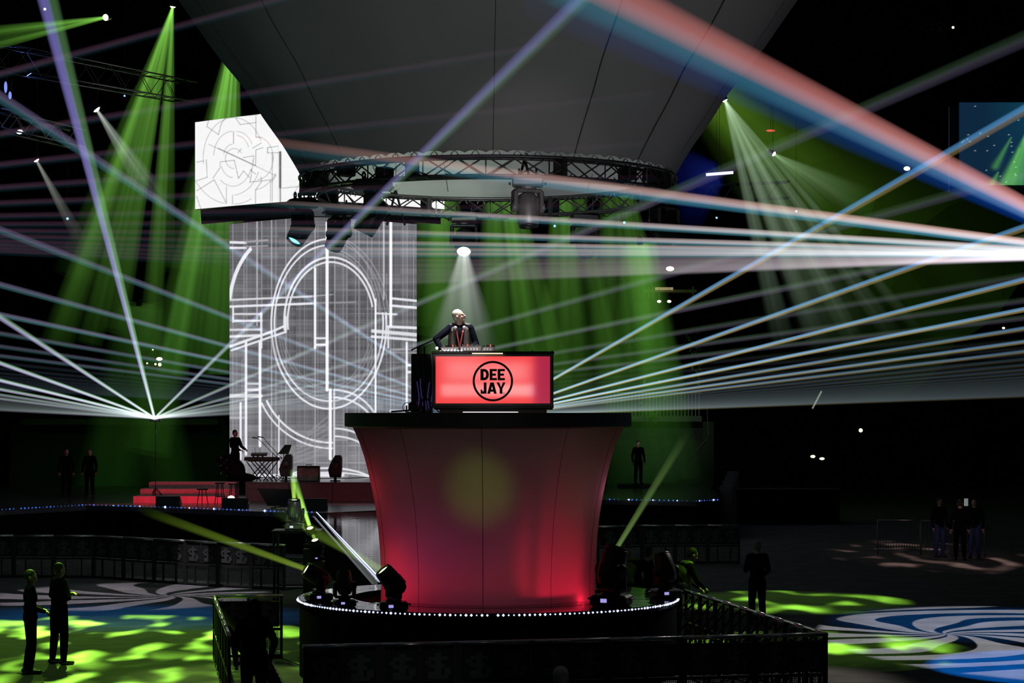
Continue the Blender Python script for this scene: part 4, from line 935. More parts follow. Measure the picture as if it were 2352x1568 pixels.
for i, (sx, sy, rays, g) in enumerate((
    (1010, 240, ((1010, 900, 94, 60, .5), (1085, 880, 94, 50, .4), (975, 760, 94, 80, .35)), 1),
    (1130, 230, ((1240, 960, 94, 44, .5), (1300, 930, 94, 40, .4), (1180, 820, 94, 80, .35), (1130, 900, 94, 60, .3)), 1),
    (1290, 230, ((1330, 930, 94, 50, .4), (1420, 960, 94, 44, .3), (1270, 900, 94, 50, .35)), 1),
    (1400, 240, ((1540, 940, 95, 56, .3), (1480, 960, 95, 44, .25), (1400, 980, 95, 70, .25)), 1))):
    wash('green wash light hidden behind the funnel, ' + ('leftmost', 'second from left', 'third from left', 'rightmost')[i] + ' of its four', sx, sy, 95, W(*rays[0][:3]), 'green_dot', 1.0, rays, 'green wash lights behind the funnel', c0=(.20, .55, .07), c1=(.012, .045, .004))
wash('white wash light high right of the funnel with a broad pale shaft', 1664, 229, 78, W(1930, 740, 78), 'white_dot', .95,
     ((1800, 790, 80, 32, .50), (1880, 790, 80, 28, .45), (1960, 780, 80, 26, .45), (2050, 770, 80, 26, .40), (1930, 780, 80, 90, .30), (2110, 760, 80, 16, .3)), c0=(.42, .58, .40), c1=(.006, .012, .006))
wash('small white wash light lower right of the tallest pale shaft', 1777, 353, 82, W(1960, 460, 80), 'white_dot', .8, ((1985, 470, 80, 46, .5), (1900, 470, 80, 22, .4)), c0=(.35, .55, .28), c1=(.0, .01, .0))
wash('white wash light left in the rig with a short grey shaft', 221, 250, 76, W(400, 470, 76), 'white_dot', 1.15, ((380, 470, 78, 26, .6), (330, 440, 78, 18, .45)), c0=(.5, .58, .5), c1=(.0, .004, .0))
wash('white wash light at far left below the rig truss with a thin grey shaft', 83, 367, 76, W(200, 560, 76), 'white_dot', .85, ((190, 560, 78, 20, .55), (160, 520, 78, 10, .4)), c0=(.34, .36, .32), c1=(.0, .0, .0))
# added flood whose wide emissive cones stand in for green haze glow
wash('added green flood light hidden behind the right side of the funnel', 1530, 120, 92, W(1900, 430, 98), 'green_dot', 1.0,
     ((2200, 620, 104, 190, .22), (1900, 470, 104, 120, .30), (1740, 330, 100, 70, .35), (2060, 800, 104, 150, .14)), c0=(.12, .25, .015), c1=(.022, .065, .006), r0=.6, streak=.45)
wash('added lamp carrying a dim green glow over the dark left of the stage', 320, 700, 92, W(330, 1050, 92), 'lens_off', 1.0, ((250, 1150, 93, 90, .5), (400, 1150, 93, 60, .5)), c0=(.02, .06, .008), c1=(.004, .02, .002), r0=1.0, streak=.3)  # unlit lamp added to carry a painted green haze glow
wash('added lamp carrying a green glow over the balcony right of the pedestal', 1470, 560, 92, W(1500, 900, 92), 'lens_off', 1.0, ((1470, 1120, 93, 90, .6), (1560, 1110, 93, 60, .5)), c0=(.06, .20, .02), c1=(.002, .012, .002), r0=.8, streak=.3)  # also an added unlit lamp, its glow painted by the cones

# bare points of light across the rig and the stands
def point(label, px, py, d, rpx, m, wide=1.0, group=None):
    p = W(px, py, d); r = rpx * d / F; o = thing('lamp', label, 'lamp', p, group)
    mb = MB(); mb.ball(p, (r * wide, r, r), 12, 8); mb.build('bulb', m, o)
    mb = MB(); mb.lathe([(r * .5, r * .6), (r * 1.15, r * 1.2), (r * 1.15, r * 2.4), (0, r * 2.6)], p, 12, axis='Y'); mb.build('housing', 'black_metal', o)
    if d > 75 and py != 1143: hanger(o, p)
    return o
for lb, px, py, d, r, m, w_ in (
    ('small white lamp crossed by the violet beam near the top left corner', 103, 21, 80, 3, 'warm_dot', 1), ('tiny blue white lamp under the rig truss', 286, 220, 80, 2.2, 'blue_dot', 1),
    ('rectangular white lamp at the left edge of the rig', 46, 303, 80, 5, 'white_dot', 1.7), ('small cyan lamp left of the green shafts', 155, 502, 80, 3, 'blue_dot', 1),
    ('bright cyan lamp seen under the ring, right of the lit head', 1274, 519, 90, 3, 'lens_cyan', 1), ('cyan lamp seen under the right end of the ring', 1434, 511, 90, 3, 'lens_cyan', 1),
    ('small cyan lamp among the pink beams at the right', 1829, 485, 90, 2.5, 'lens_cyan', 1), ('dim blue lamp left of the pale shaft', 1646, 500, 90, 2.5, 'blue_dot', 1),
    ('white lamp shining through the wide pink and blue beam', 2083, 387, 90, 5, 'warm_dot', 1.5), ('warm white lamp at the lower edge of the pink beams', 1539, 617, 90, 5.5, 'warm_dot', 1.7),
    ('short red lamp bar in the green haze', 1770, 300, 90, 2.6, 'red_dot', 4), ('round warm lamp in the dark stands at the right', 1977, 988, 95, 4.5, 'warm_dot', 1),
    ('left warm lamp of a close pair in the dark stands', 1867, 1048, 95, 3.5, 'warm_dot', 1.6), ('right warm lamp of a close pair in the dark stands', 1888, 1053, 95, 3, 'warm_dot', 2),
    ('tiny warm lamp over the low blue beams at the right edge', 2305, 753, 95, 2.5, 'warm_dot', 1.4), ('small warm lamp in the far left stands, topmost of its cluster', 366, 824, 95, 4, 'warm_dot', 1.8),
    ('round warm lamp in the far left stands, lowest right of its cluster', 367, 837, 95, 4, 'warm_dot', 1), ('tall thin warm lamp in the far left stands, left in its cluster', 357, 836, 95, 2.5, 'warm_dot', 1),
    ('tiny warm lamp at the left end of the far left cluster', 338, 834, 95, 2, 'warm_dot', 1), ('tiny warm lamp above the far left cluster', 351, 803, 95, 1.8, 'warm_dot', 1),
    ('white lamp on the rear monitor wedge left of the prompter', 531, 1143, 71.8, 5, 'white_dot', 1.6), ('small warm lamp high in the top right rig', 2189, 63, 90, 3, 'warm_dot', 1)):
    point(lb, px, py, d, r, m, w_)
# LED bar
p = W(1653, 398, 85); o = thing('led_bar', 'bright violet white light bar right of the funnel', 'lamp', p)
mb = MB(); mb.bar(W(1622, 401, 85), W(1684, 396, 85), .055, 10); mb.build('tube', mat('bar_violet', (.7, .7, 1), .5, emit=(.72, .68, 1.4), strength=1.6), o)
mb = MB(); mb.bar(W(1620, 399, 85.1), W(1686, 394, 85.1), .07, 8); mb.build('housing', 'black_metal', o); hanger(o, p + Vector((0, .1, 0)))
lamp('POINT', 'bar_glow', W(1650, 398, 83), 60, (.25, .3, 1), None, .3)
beam(o, W(1652, 398, 85.5), W(1560, 430, 86), .5, 2.2, (.01, .02, .22), (0, 0, .02), 16, 6)

# straight trusses in the rig
def truss(label, A, B, s, metal='truss_metal', seg_n=14, rc=.03):
    A, B = Vector(A), Vector(B); ax = (B - A).normalized(); sd = ax.cross(Vector((0, 0, 1))).normalized() * s; up_ = Vector((0, 0, -s))
    o = thing('rig_truss', label, 'truss', (A + B) / 2); C4 = (Vector(), sd, up_, sd + up_)
    for c in C4: mb = MB(); mb.bar(A + c, B + c, rc, 6); mb.build('chord', metal, o)
    for i in range(seg_n):
        for (c, e) in ((C4[0], C4[2]), (C4[1], C4[3]), (C4[0], C4[1]), (C4[2], C4[3])):
            a = A.lerp(B, i / seg_n) + (c if i % 2 else e); b = A.lerp(B, (i + 1) / seg_n) + (e if i % 2 else c)
            mb = MB(); mb.bar(a, b, rc * .45, 5); mb.build('brace', metal, o)
    return o
truss('dim lattice truss in the upper left rig', W(-60, 96, 66), W(410, 190, 84), .75, seg_n=14)
truss('faint second truss under the first in the left rig', W(-40, 250, 70), W(160, 300, 78), .6, seg_n=8)
truss('faint lattice truss right of the funnel beside the light bar', W(1555, 432, 90), W(1810, 420, 90), .65, seg_n=10)
truss('short dark truss high in the top right rig', W(2085, 62, 88), W(2200, 45, 92), .35, seg_n=5, rc=.02)
o = thing('rig_fixture', 'pair of blue lit fixtures clamped under the left end of the rig truss', 'stage light', W(18, 195, 68))
for i, (x, y) in enumerate(((13, 200), (23, 219))):
    mb = MB(); mb.ball(W(x, y, 68), (.05, .05, .18 if i == 0 else .12), 10, 8); mb.build('lit_shade', mat('blue_glass', (.3, .4, 1), .3, emit=(.25, .35, 1), strength=.9), o)
mb = MB(); mb.bar(W(12, 188, 68), W(18, 160, 68), .02); mb.bar(W(24, 210, 68), W(30, 165, 68), .02); mb.build('arm', 'black_metal', o); hanger(o, W(20, 160, 68))

# ---------------------------------------------------------------- stage furniture at the back
RZ1 = 1.93
ri = thing('screen_riser', 'low dark riser below the tall screen', 'riser', (-5, 80, 1.27))
xr0, xr1 = W(563, 0, 76).x, -.2
mb = MB(); mb.box(((xr0 + xr1) / 2, 80.1, RZ1 - .03), (xr1 - xr0, 8.2, .06)); mb.build('top', 'stage_deck', ri)
for i in range(6):
    a, b = xr0 + (xr1 - xr0) * i / 6, xr0 + (xr1 - xr0) * (i + 1) / 6
    mb = MB(); mb.box(((a + b) / 2, 76.04, (1.27 + RZ1 - .06) / 2), (b - a - .02, .06, RZ1 - .06 - 1.27)); mb.build('front_panel', 'riser_face', ri)
mb = MB(); mb.box((xr0 + .05, 80, (1.27 + RZ1 - .06) / 2), (.05, 8, RZ1 - .06 - 1.27)); mb.build('side_panel', 'riser_face', ri)
sp = thing('steps', 'wide steps glowing red at stage left', 'steps', (W(430, 0, 76).x, 76, 1.27))
mat('red_lit_step', (.62, .30, .32), .6)  # red of the stage light partly put into base colour
for i, (xa, xb, za, zb_, d) in enumerate(((306, 512, 1.27, 1.50, 74.6), (322, 541, 1.27, 1.72, 75.3), (342, 541, 1.27, 1.93, 76.0))):
    a, b = W(xa, 0, d).x, W(xb, 0, d).x; mb = MB(); mb.box(((a + b) / 2, d + .5, (za + zb_) / 2), (b - a, 1.0, zb_ - za)); mb.build('step', 'red_lit_step', sp)
def keystand():
    p = W(602, 1100, 77.2); o = thing('keyboard_stand', 'black double cross braced stand under the keyboard', 'stand', (p.x, 77.2, RZ1))
    for s in (-.28, -.08, .08, .28):
        for g in (-1, 1):
            mb = MB(); mb.bar((s - .30 * g * (1 if abs(s) < .2 else .8), g * .04, 0), (s * .8 + .32 * g, g * .04, .70), .018); mb.build('leg', 'black_metal', o, local=True)
    for z in (.012, .70): mb = MB(); mb.box((0, 0, z), (.95, .36, .03)) if z > .1 else [mb.bar((x, -.2, .015), (x, .2, .015), .018) for x in (-.5, .5)]; mb.build('rail', 'black_metal', o, local=True)
    return p
kp = keystand()
kb = thing('stage_keyboard', 'long black keyboard on the cross braced stand', 'keyboard', (kp.x, 77.2, RZ1 + .715))
mb = MB(); mb.box((0, 0, .06), (1.22, .36, .12), bev=.015); mb.build('case', 'black_plastic', kb, local=True)
mat('key_white', (.5, .5, .5), .4); mb = MB()
for i in range(36): mb.box((-.55 + .030 * i, .09, .125), (.027, .14, .012))
mb.build('keys', 'key_white', kb, local=True)
sx = thing('small_mixer', 'small mixer on two blocks on top of the keyboard', 'music equipment', (kp.x - .1, 77.2, RZ1 + .84))
mb = MB(); mb.box((0, 0, .10), (.56, .3, .07), rot=Euler((.18, 0, 0)).to_matrix(), bev=.01); mb.build('body', 'black_plastic', sx, local=True)
for x in (-.2, -.05, .12): mb = MB(); mb.box((x, 0, .02), (.05, .2, .08)); mb.build('foot', 'black_plastic', sx, local=True)
mb = MB(); mb.bar((-.13, .05, .12), (-.16, .05, .34), .006); mb.build('antenna', 'black_metal', sx, local=True)
def mic(label, bx, tipx, tipy, d):
    b = W(bx, 1105, d); b.z = RZ1; e = W(tipx, tipy, d); o = thing('microphone_stand', label, 'microphone stand', b)
    mb = MB()
    for q in (.5, 2.6, 4.7): mb.bar(b + Vector((0, 0, .2)), b + Vector((.3 * math.cos(q), .3 * math.sin(q), .015)), .011)
    mb.build('tripod', 'black_metal', o)
    t_ = Vector((b.x, d, W(0, 1040, d).z)); mb = MB(); mb.bar(b + Vector((0, 0, .15)), t_, .012); mb.build('pole', 'black_metal', o)
    c = t_ + (t_ - e).normalized() * .2; mb = MB(); mb.bar(c, e, .010); mb.bar(c, c + (c - e).normalized() * .08, .022); mb.build('boom', 'black_metal', o)
    mb = MB(); q = e + (e - t_).normalized() * .16 * Vector((1, 1, .2)).length / 1.4; q = e + Vector((-.17, 0, .02)); mb.cap2(e, q, .016, .022, 8); mb.build('microphone', 'black_metal', o)
mic('boom microphone stand right of the keyboard, nearer of two', 626, 592, 1006, 76.9)
mic('boom microphone stand behind the keyboard, farther of two', 636, 604, 1004, 77.7)
ps = W(655, 1100, 77.4); o = thing('music_stand', 'music stand with tilted dark desk lit green', 'music stand', (ps.x, 77.4, RZ1))
mb = MB(); mb.bar((-.05, 0, .05), (-.05, 0, 1.0), .014); mb.build('pole', 'black_metal', o, local=True)
mb = MB(); [mb.bar((-.05, 0, .2), (-.05 + .28 * math.cos(q), .28 * math.sin(q), .015), .012) for q in (0.4, 2.5, 4.6)]; mb.build('tripod', 'black_metal', o, local=True)
mb = MB(); mb.slab([(-.26, 0), (.12, .0), (.22, .34), (-.02, .34)], (0, 0, .94), (1, 0, 0), (0, .3, .95), .02); mb.build('desk', mat('green_grey', (.05, .09, .05), .5), o, local=True)
def speaker(label, px, wpx, y0, y1, d, side):
    p = W(px, 1105, d); p.z = RZ1; o = thing('stage_speaker', label, 'speaker', p)
    zt, zb2 = W(0, y0, d).z - RZ1, W(0, y1, d).z - RZ1; w = wpx / F * d
    pts = [(-w * .42, zb2 + .1), (-w * .35, zb2), (w * .42, zb2), (w * .5, zt * .5), (w * .5, zt - .08), (w * .4, zt), (w * .02, zt), (-w * .30, zt * .72), (-w * .5, zt * .45)]
    if side < 0: pts = [(-x, z) for x, z in pts][::-1]
    mb = MB(); mb.slab(pts, (0, .22, 0), (1, 0, 0), (0, 0, 1), .44); mb.build('cabinet', 'black_plastic', o, local=True)
    mb = MB(); mb.lathe([(.0, -.235), (.13, -.235), (.15, -.225), (.0, -.222)], (0, 0, (zt + zb2) / 2 + .05), 20, axis='Y'); mb.build('driver_cone', 'dark_metal', o, local=True)
    mb = MB(); mb.bar((0, 0, .02), (0, 0, zb2 + .01), .05); mb.box((0, 0, .015), (.34, .3, .03)); mb.build('foot', 'black_metal', o, local=True)
speaker('green lit black speaker on a short foot beside the music stand', 657, 30, 1043, 1094, 77.2, 1)
speaker('black speaker on a short foot right of the amplifier box', 770, 31, 1045, 1096, 77.2, 1)
pa = W(709, 1107, 77.0); o = thing('amplifier', 'dark box amplifier with brownish cloth between the two speakers', 'amplifier', (pa.x, 77, RZ1))
mb = MB(); mb.box((0, 0, .27), (.78, .4, .54), bev=.02); mb.build('case', 'black_plastic', o, local=True)
mb = MB(); mb.box((0, -.205, .25), (.70, .02, .44)); mb.build('grille_cloth', mat('brown_cloth', (.30, .24, .20), .8, var=.5, scale=3), o, local=True)
mb = MB(); mb.box((0, -.17, .51), (.70, .06, .03)); mb.tube([(-.1, 0, .54), (-.08, 0, .58), (.08, 0, .58), (.1, 0, .54)], .012, 6); mb.build('handle', 'dark_metal', o, local=True)
def wedge(label, x0, x1, y0, y1, d, flip=1):
    a, b = W(x0, 0, d).x, W(x1, 0, d).x; h = (y1 - y0) / F * d; o = thing('monitor_wedge', label, 'speaker', ((a + b) / 2, d, 1.27)); w = b - a
    pts = [(-.25, 0), (.25, 0), (.22, h), (.05, h), (-.25, h * .3)]
    mb = MB(); mb.slab([(-p_[0], p_[1]) for p_ in pts], (-w / 2, 0, 0), (0, 1, 0), (0, 0, 1), w); mb.build('cabinet', 'black_plastic', o, local=True)
    mb = MB(); mb.slab([(.03, .03), (w - .03, .03), (w - .03, h * .85), (.03, h * .85)], (-w / 2, -.0, h * .05), (1, 0, 0), (0, 0, 1), .02); mb.build('grille', 'dark_metal', o, local=True)
    mb = MB(); mb.bar((w / 2 - .01, -.03, h * .4), (w / 2 + .02, .1, h * .55), .02); mb.build('handle', 'silver', o, local=True)
wedge('black monitor wedge in front of the red steps', 360, 415, 1139, 1163, 71.9)
wedge('black monitor wedge left of the tilted prompter', 511, 570, 1143, 1167, 70.6)
wedge('grey edged monitor wedge beside the catwalk corner', 697, 752, 1146, 1173, 69.3)
pp = W(640, 1166, 70.0); o = thing('prompter_board', 'dark tilted prompter board standing in front of the riser', 'board', (pp.x, 70.6, 1.27))
w_ = 1.0; mb = MB(); mb.slab([(-.75, .62), (-.40, .04), (.62, .0), (.40, .58)], (0, -.2, .05), (1, 0, 0), (0, .35, .93), .04); mb.build('board', 'black_plastic', o, local=True)
mb = MB(); mb.bar((-.2, .1, 0), (-.1, .2, .5), .02); mb.bar((.3, .1, 0), (.2, .2, .5), .02); mb.bar((-.3, -.2, .01), (.4, -.2, .1), .02); mb.build('legs', 'dark_metal', o, local=True)
def stool(label, px, y0, d, r, n):
    zt = W(0, y0, d).z; x = W(px, 0, d).x; o = thing('bar_stool' if n == 4 else 'side_table', label, 'stool' if n == 4 else 'table', (x, d, 1.27))
    mb = MB(); mb.lathe([(0, zt - 1.27 - .04), (r, zt - 1.27 - .04), (r, zt - 1.27), (0, zt - 1.27)], n=20, sm=False); mb.build('seat' if n == 4 else 'table_top', 'black_plastic', o, local=True)
    for i in range(n):
        q = 2 * PI * i / n + .6; mb = MB(); mb.bar((r * .6 * math.cos(q), r * .6 * math.sin(q), zt - 1.3), (r * 1.1 * math.cos(q), r * 1.1 * math.sin(q), 0), .014); mb.build('leg', 'black_metal', o, local=True)
    if n == 4: mb = MB(); mb.tube([(r * .9 * math.cos(2 * PI * i / 16), r * .9 * math.sin(2 * PI * i / 16), .25) for i in range(16)], .010, 5, closed=True); mb.build('foot_ring', 'black_metal', o, local=True)
stool('low round black side table on the red lit floor', 465, 1122, 73.5, .19, 3)
stool('tall black bar stool in front of the red steps, left of two', 505, 1108, 73.8, .17, 4)
stool('tall black bar stool in front of the red steps, right of two', 536, 1110, 74.0, .17, 4)

# balcony at the right with railing, plants and a lit doorway, dim gallery at the left
mat('balcony_paint', (.12, .13, .12), .7); mat('rail_white', (.55, .58, .55), .5)
def balcony(label, xa, xb, ytop, ybot, yslab, d, step, kind='balcony', m='rail_white'):
    a, b = W(xa, ybot, d), W(xb, ybot, d); o = thing('balcony', label, kind, ((a + b) / 2))
    mb = MB(); mb.box(((a.x + b.x) / 2, d + 1.2, a.z - (yslab - ybot) / F * d / 2), (b.x - a.x, 2.4, (yslab - ybot) / F * d)); mb.build('floor_slab', 'balcony_paint', o)
    mb = MB(); mb.bar(W(xa, ytop, d), W(xb, ytop, d), .03); mb.build('top_rail', m, o)
    n = int((b.x - a.x) / step)
    bm = MB(); bm.bar((0, 0, 0), (0, 0, W(0, ytop, d).z - a.z), .014, 5); me = bm.mesh('baluster', m); L0 = ORG[o.name]
    for i in range(n + 1): inst(me, 'baluster', o, (a.x + step * i - L0.x, d - L0.y, a.z - L0.z))
    return o
balcony('white railed balcony behind the beams right of the pedestal', 1395, 1612, 902, 955, 968, 97, .155)
balcony('dim green railed gallery behind the laser fan at the left', 48, 500, 893, 962, 975, 98, .27, m='balcony_paint')
for (xa, xb, ya, yb, d, lb) in ((1395, 1640, 968, 1110, 98, 'dark stand wall under the right balcony'), (20, 520, 975, 1110, 99, 'dark stand wall under the left gallery')):
    a, b = W(xa, yb, d), W(xb, ya, d); mb = MB(); mb.box(((a.x + b.x) / 2, d + .3, (b.z + 0) / 2), (b.x - a.x, .3, b.z - .01)); tag(mb.build('stand_wall', mat('stand_green', (.05, .07, .05), .8)), lb, 'wall', kind='structure')
# window bays of the left gallery
ga = thing('gallery_windows', 'row of dim window frames above the left gallery', 'window', W(250, 870, 99))
for i in range(7):
    x0 = 50 + 58 * i; mb = MB(); 
    for (u0, v0, u1, v1) in ((x0, 852, x0, 895), (x0 + 34, 852, x0 + 34, 895), (x0, 852, x0 + 34, 852), (x0, 872, x0 + 34, 872)): mb.bar(W(u0, v0, 98.6), W(u1, v1, 98.6), .025, 4)
    mb.build('frame', 'balcony_paint', ga)
bx = thing('lit_doorway', 'yellowish lit canopy and doorway high behind the right beams', 'doorway', W(1530, 680, 98))
mb = MB(); a = W(1480, 668, 98); b = W(1600, 660, 98); mb.box(((a.x + b.x) / 2, 98.4, a.z), (b.x - a.x, .9, .12)); mb.build('canopy', mat('tan', (.5, .42, .25), .7), bx)
for x in (1490, 1500, 1514, 1592): mb = MB(); p = W(x, 672, 98); mb.box((p.x, 98, p.z), (.06, .06, .55)); mb.build('post', 'tan', bx)
mb = MB(); p = W(1475, 712, 98); mb.box((p.x, 98.2, p.z), (.75, .05, .75)); mb.build('side_sheet', mat('tan_dim', (.16, .17, .08), .8), bx)
mb = MB(); p = W(1525, 663, 98); mb.box((p.x, 97.9, p.z), (.8, .05, .12)); mb.build('sign_glow', mat('tan_glow', (.6, .5, .3), .6, emit=(.55, .45, .22), strength=.45), bx)
for px in (1514, 1537): point('small warm lamp under the lit canopy, ' + ('left' if px < 1520 else 'right') + ' of two', px, 692, 97.5, 3.2, 'warm_dot', 1.5)
mat('leaf_green', (.16, .30, .06), .6, var=.4)
def plant(label, pts, n, spread, group='plants on the right balcony'):
    p0 = W(*pts[0]); o = thing('hanging_plant', label, 'plant', p0, group)
    st_ = MB(); st_.tube([W(*p) for p in pts], .018, 5); st_.build('stem', 'leaf_green', o)
    lm = MB()
    for i in range(n):
        t_ = R.random() * (len(pts) - 1); k = int(t_); c = W(*pts[k]).lerp(W(*pts[min(k + 1, len(pts) - 1)]), t_ - k) + Vector((R.gauss(0, spread), R.gauss(0, spread), R.gauss(0, spread)))
        e = Euler((R.uniform(0, 6), R.uniform(0, 6), R.uniform(0, 6))).to_matrix(); s = R.uniform(.06, .12)
        lm.add([c + e @ Vector(v) * s for v in ((-1, 0, 0), (-.2, .45, .1), (1, 0, 0), (-.2, -.45, .1))], [(0, 3, 2), (0, 2, 1)])
    f = lm.build('foliage', 'leaf_green', o); f['kind'] = 'stuff'
plant('leafy plant trailing along the balcony top, left of three', ((1450, 775, 96.5), (1475, 790, 96.5), (1500, 782, 96.5)), 60, .18)
plant('leafy plant hanging at the balcony corner, topmost of three', ((1580, 775, 96.5), (1600, 800, 96.5), (1606, 850, 96.5), (1604, 880, 96.5)), 80, .14)
plant('leafy plant spilling over the balcony railing, lowest of three', ((1480, 935, 96.3), (1495, 945, 96.3), (1503, 962, 96.3)), 70, .13)
for px, py in ((1640, 985),): 
    o = thing('bent_pipe', 'thin pale pipe running down and bending left beside the right balcony', 'pipe', W(1626, 960, 96))
    mb = MB(); mb.tube([W(1624, 930, 98.1), W(1627, 1004, 98.1), W(1600, 1035, 98.1), W(1575, 1065, 98.1)], .022, 6); mb.build('pipe_run', 'grey_metal', o)
o = thing('light_stick', 'short pale sloping stick in the dark under the blue beams', 'stick', W(1876, 918, 90)); mb = MB(); mb.bar(W(1887, 898, 90), W(1866, 938, 90), .035, 6); mb.build('tube', mat('pale_stick', (.6, .65, .55), .5, emit=(.3, .33, .25), strength=.6), o); hanger(o, W(1866, 938, 90) + Vector((0, -.05, 0)))
# dark mixing platform at the right
a, b = W(1650, 1122, 85), W(1948, 1119, 83); o = thing('mixing_platform', 'low dark platform with a faint lit front edge at the right', 'platform', ((a.x + b.x) / 2, 86, 0))
mb = MB(); mb.box(((a.x + b.x) / 2, 86.6, a.z / 2), (b.x - a.x, 3, a.z)); mb.build('body', 'black_drape', o)
mb = MB(); mb.box(((a.x + b.x) / 2, 85.05, a.z), (b.x - a.x, .06, .05)); mb.build('edge_trim', mat('dim_blue', (.2, .24, .3), .5), o)
o = thing('steps', 'small pale steps at the left end of the dark mixing platform', 'steps', W(1668, 1118, 84.5))
for i in range(4): p = W(1668 + 5 * i, 1115 - 11 * i, 84.6 + .3 * i); mb = MB(); mb.box((p.x, p.y, p.z / 2 + .0), (.42, .3, p.z)); mb.build('tread', 'grey_metal', o)
# ---------------------------------------------------------------- crowd barriers
mat('barrier_steel', (.07, .07, .066), .5, .0, spec=.15); mat('barrier_rail', (.75, .75, .70), .22, 1.0); mat('plate_grey', (.05, .055, .053), .6, spec=.1); mat('emblem_grey', (.16, .17, .165), .6, spec=.1)
BM = {}
def barrier_meshes(L, rows):
    k = round(L, 2)
    if k in BM: return BM[k]
    H = 1.10; m = {}
    b = MB()
    for x in (.03, L - .03): b.box((x, 0, H / 2), (.05, .05, H))
    b.box((L / 2, 0, H * .47), (L - .1, .04, .05)); b.box((L / 2, 0, .05), (L - .1, .04, .05)); b.box((L / 2, 0, H * .73), (.045, .04, H * .47)); b.box((L * .30, 0, H * .24), (.035, .04, H * .42)); b.box((L * .70, 0, H * .24), (.035, .04, H * .42))
    m['frame'] = b.mesh('frame', 'barrier_steel')
    b = MB(); b.tube([(-.0, 0, H), (L, 0, H)], .032, 8); m['rail'] = b.mesh('top_rail', 'barrier_rail')
    b = MB(); p = .030
    n = int((L - .1) / p)
    for i in range(n): b.add([(.06 + p * i, 0, .08), (.069 + p * i, 0, .08), (.069 + p * i, 0, H - .04), (.06 + p * i, 0, H - .04)], [(0, 1, 2, 3)])
    for j in range(int((H - .12) / p)): b.add([(.06, 0, .08 + p * j), (L - .06, 0, .08 + p * j), (L - .06, 0, .089 + p * j), (.06, 0, .089 + p * j)], [(0, 1, 2, 3)])
    m['mesh'] = b.mesh('wire_mesh', 'barrier_steel')
    b = MB(); b.box((0, 0, 0), (L * .5 - .09, .012, .44)); m['plate'] = b.mesh('logo_plate', 'plate_grey')
    b = MB(); g = ['...XX...', '.XXXXXX.', 'XX.XX...', '.XXXXX..', '...XX.XX', '.XXXX.XX', '.XXXXXX.']; c = .046
    for r_, row in enumerate(g):
        for q, ch in enumerate(row):
            if ch == 'X': b.box(((q - 3.5) * c, -.012, (3 - r_) * .052), (c, .010, .052))
    m['emblem'] = b.mesh('emblem', 'emblem_grey')
    b = MB(); b.bar((0, .02, H * .93), (0, .95, .03), .020, 5); m['brace'] = b.mesh('back_brace', 'barrier_steel')
    b = MB(); b.box((L / 2, .50, .015), (L - .02, 1.0, .03)); m['foot'] = b.mesh('foot_plate', 'barrier_steel')
    BM[k] = m; return m
def barrier_run(p0, p1, n, labels, group, plates=True, back=1, brace=True, mesh=True):
    p0, p1 = Vector(p0), Vector(p1); L = (p1 - p0).length / n; rz = math.atan2(p1.y - p0.y, p1.x - p0.x); m = barrier_meshes(L, 7)
    for i in range(n):
        p = p0.lerp(p1, i / n); lb = labels[i] if isinstance(labels, (list, tuple)) else labels.format(i)
        o = thing('crowd_barrier', lb, 'barrier', (p.x, p.y, 0), group, rz)
        inst(m['frame'], 'frame', o); inst(m['rail'], 'top_rail', o)
        if mesh: inst(m['mesh'], 'wire_mesh', o)
        sc = (1, back, 1)
        if brace: inst(m['brace'], 'back_brace', o, (.12, 0, 0), scale=sc); inst(m['brace'], 'back_brace', o, (L * .55, 0, 0), scale=sc)
        inst(m['foot'], 'foot_plate', o, scale=sc)
        if plates:
            for x in (L * .27, L * .73):
                q = inst(m['plate'], 'logo_plate', o, (x, -.02 * back, 1.1 * .72)); inst(m['emblem'], 'emblem', q, scale=(1, back, 1))
NC = ('first', 'second', 'third', 'fourth', 'fifth', 'sixth', 'seventh', 'eighth')
barrier_run((-2.9, 30.6), (4.6, 32.3), 7, ['black barrier panel in front of the platform, ' + NC[i] + ' from the left in the near run' for i in range(7)], 'near run of barriers')
barrier_run((4.6, 32.3), (3.16, 40.2), 8, ['barrier panel in the sloping run at the right, ' + NC[i] + ' from the near corner' for i in range(8)], 'sloping right run of barriers', plates=False)
barrier_run((-4.1, 32.0), (-5.25, 38.9), 6, ['green lit barrier panel in the left run, ' + NC[i] + ' from its near end' for i in range(6)], 'left run of barriers', plates=False, back=-1)
barrier_run((-5.25, 38.9), (-4.05, 39.05), 1, ['green railed barrier panel at the far left corner of the pen'], 'left run of barriers', plates=True, brace=False)
q = [ground(x, y, 1.1) for x, y in ((-60, 1230), (215, 1231), (500, 1246), (655, 1252))]
barrier_run((q[0].x, q[0].y), (q[1].x, q[1].y), 3, ['barrier panel before the stage far left, ' + NC[i] + ' from the edge of the picture' for i in range(3)], 'far left run of barriers', brace=False)
barrier_run((q[1].x, q[1].y), (q[2].x, q[2].y), 4, ['barrier panel before the stage under the bright rail, ' + NC[i] + ' from the left' for i in range(4)], 'far left run of barriers', brace=False)
barrier_run((q[2].x, q[2].y), (q[3].x, q[3].y), 2, ['barrier panel before the stage beside the pit, ' + NC[i] + ' from the left' for i in range(2)], 'far left run of barriers', brace=False)
q = [ground(x, y, 1.1) for x, y in ((1372, 1210), (1475, 1207), (1700, 1206))]
barrier_run((q[0].x, q[0].y), (q[1].x, q[1].y), 1, ['barrier panel with a white lit rail just right of the pedestal'], 'far right run of barriers', brace=False)
barrier_run((q[1].x, q[1].y), (q[2].x, q[2].y), 3, ['dim barrier panel behind the seated crew, ' + NC[i] + ' from the left' for i in range(3)], 'far right run of barriers', brace=False)
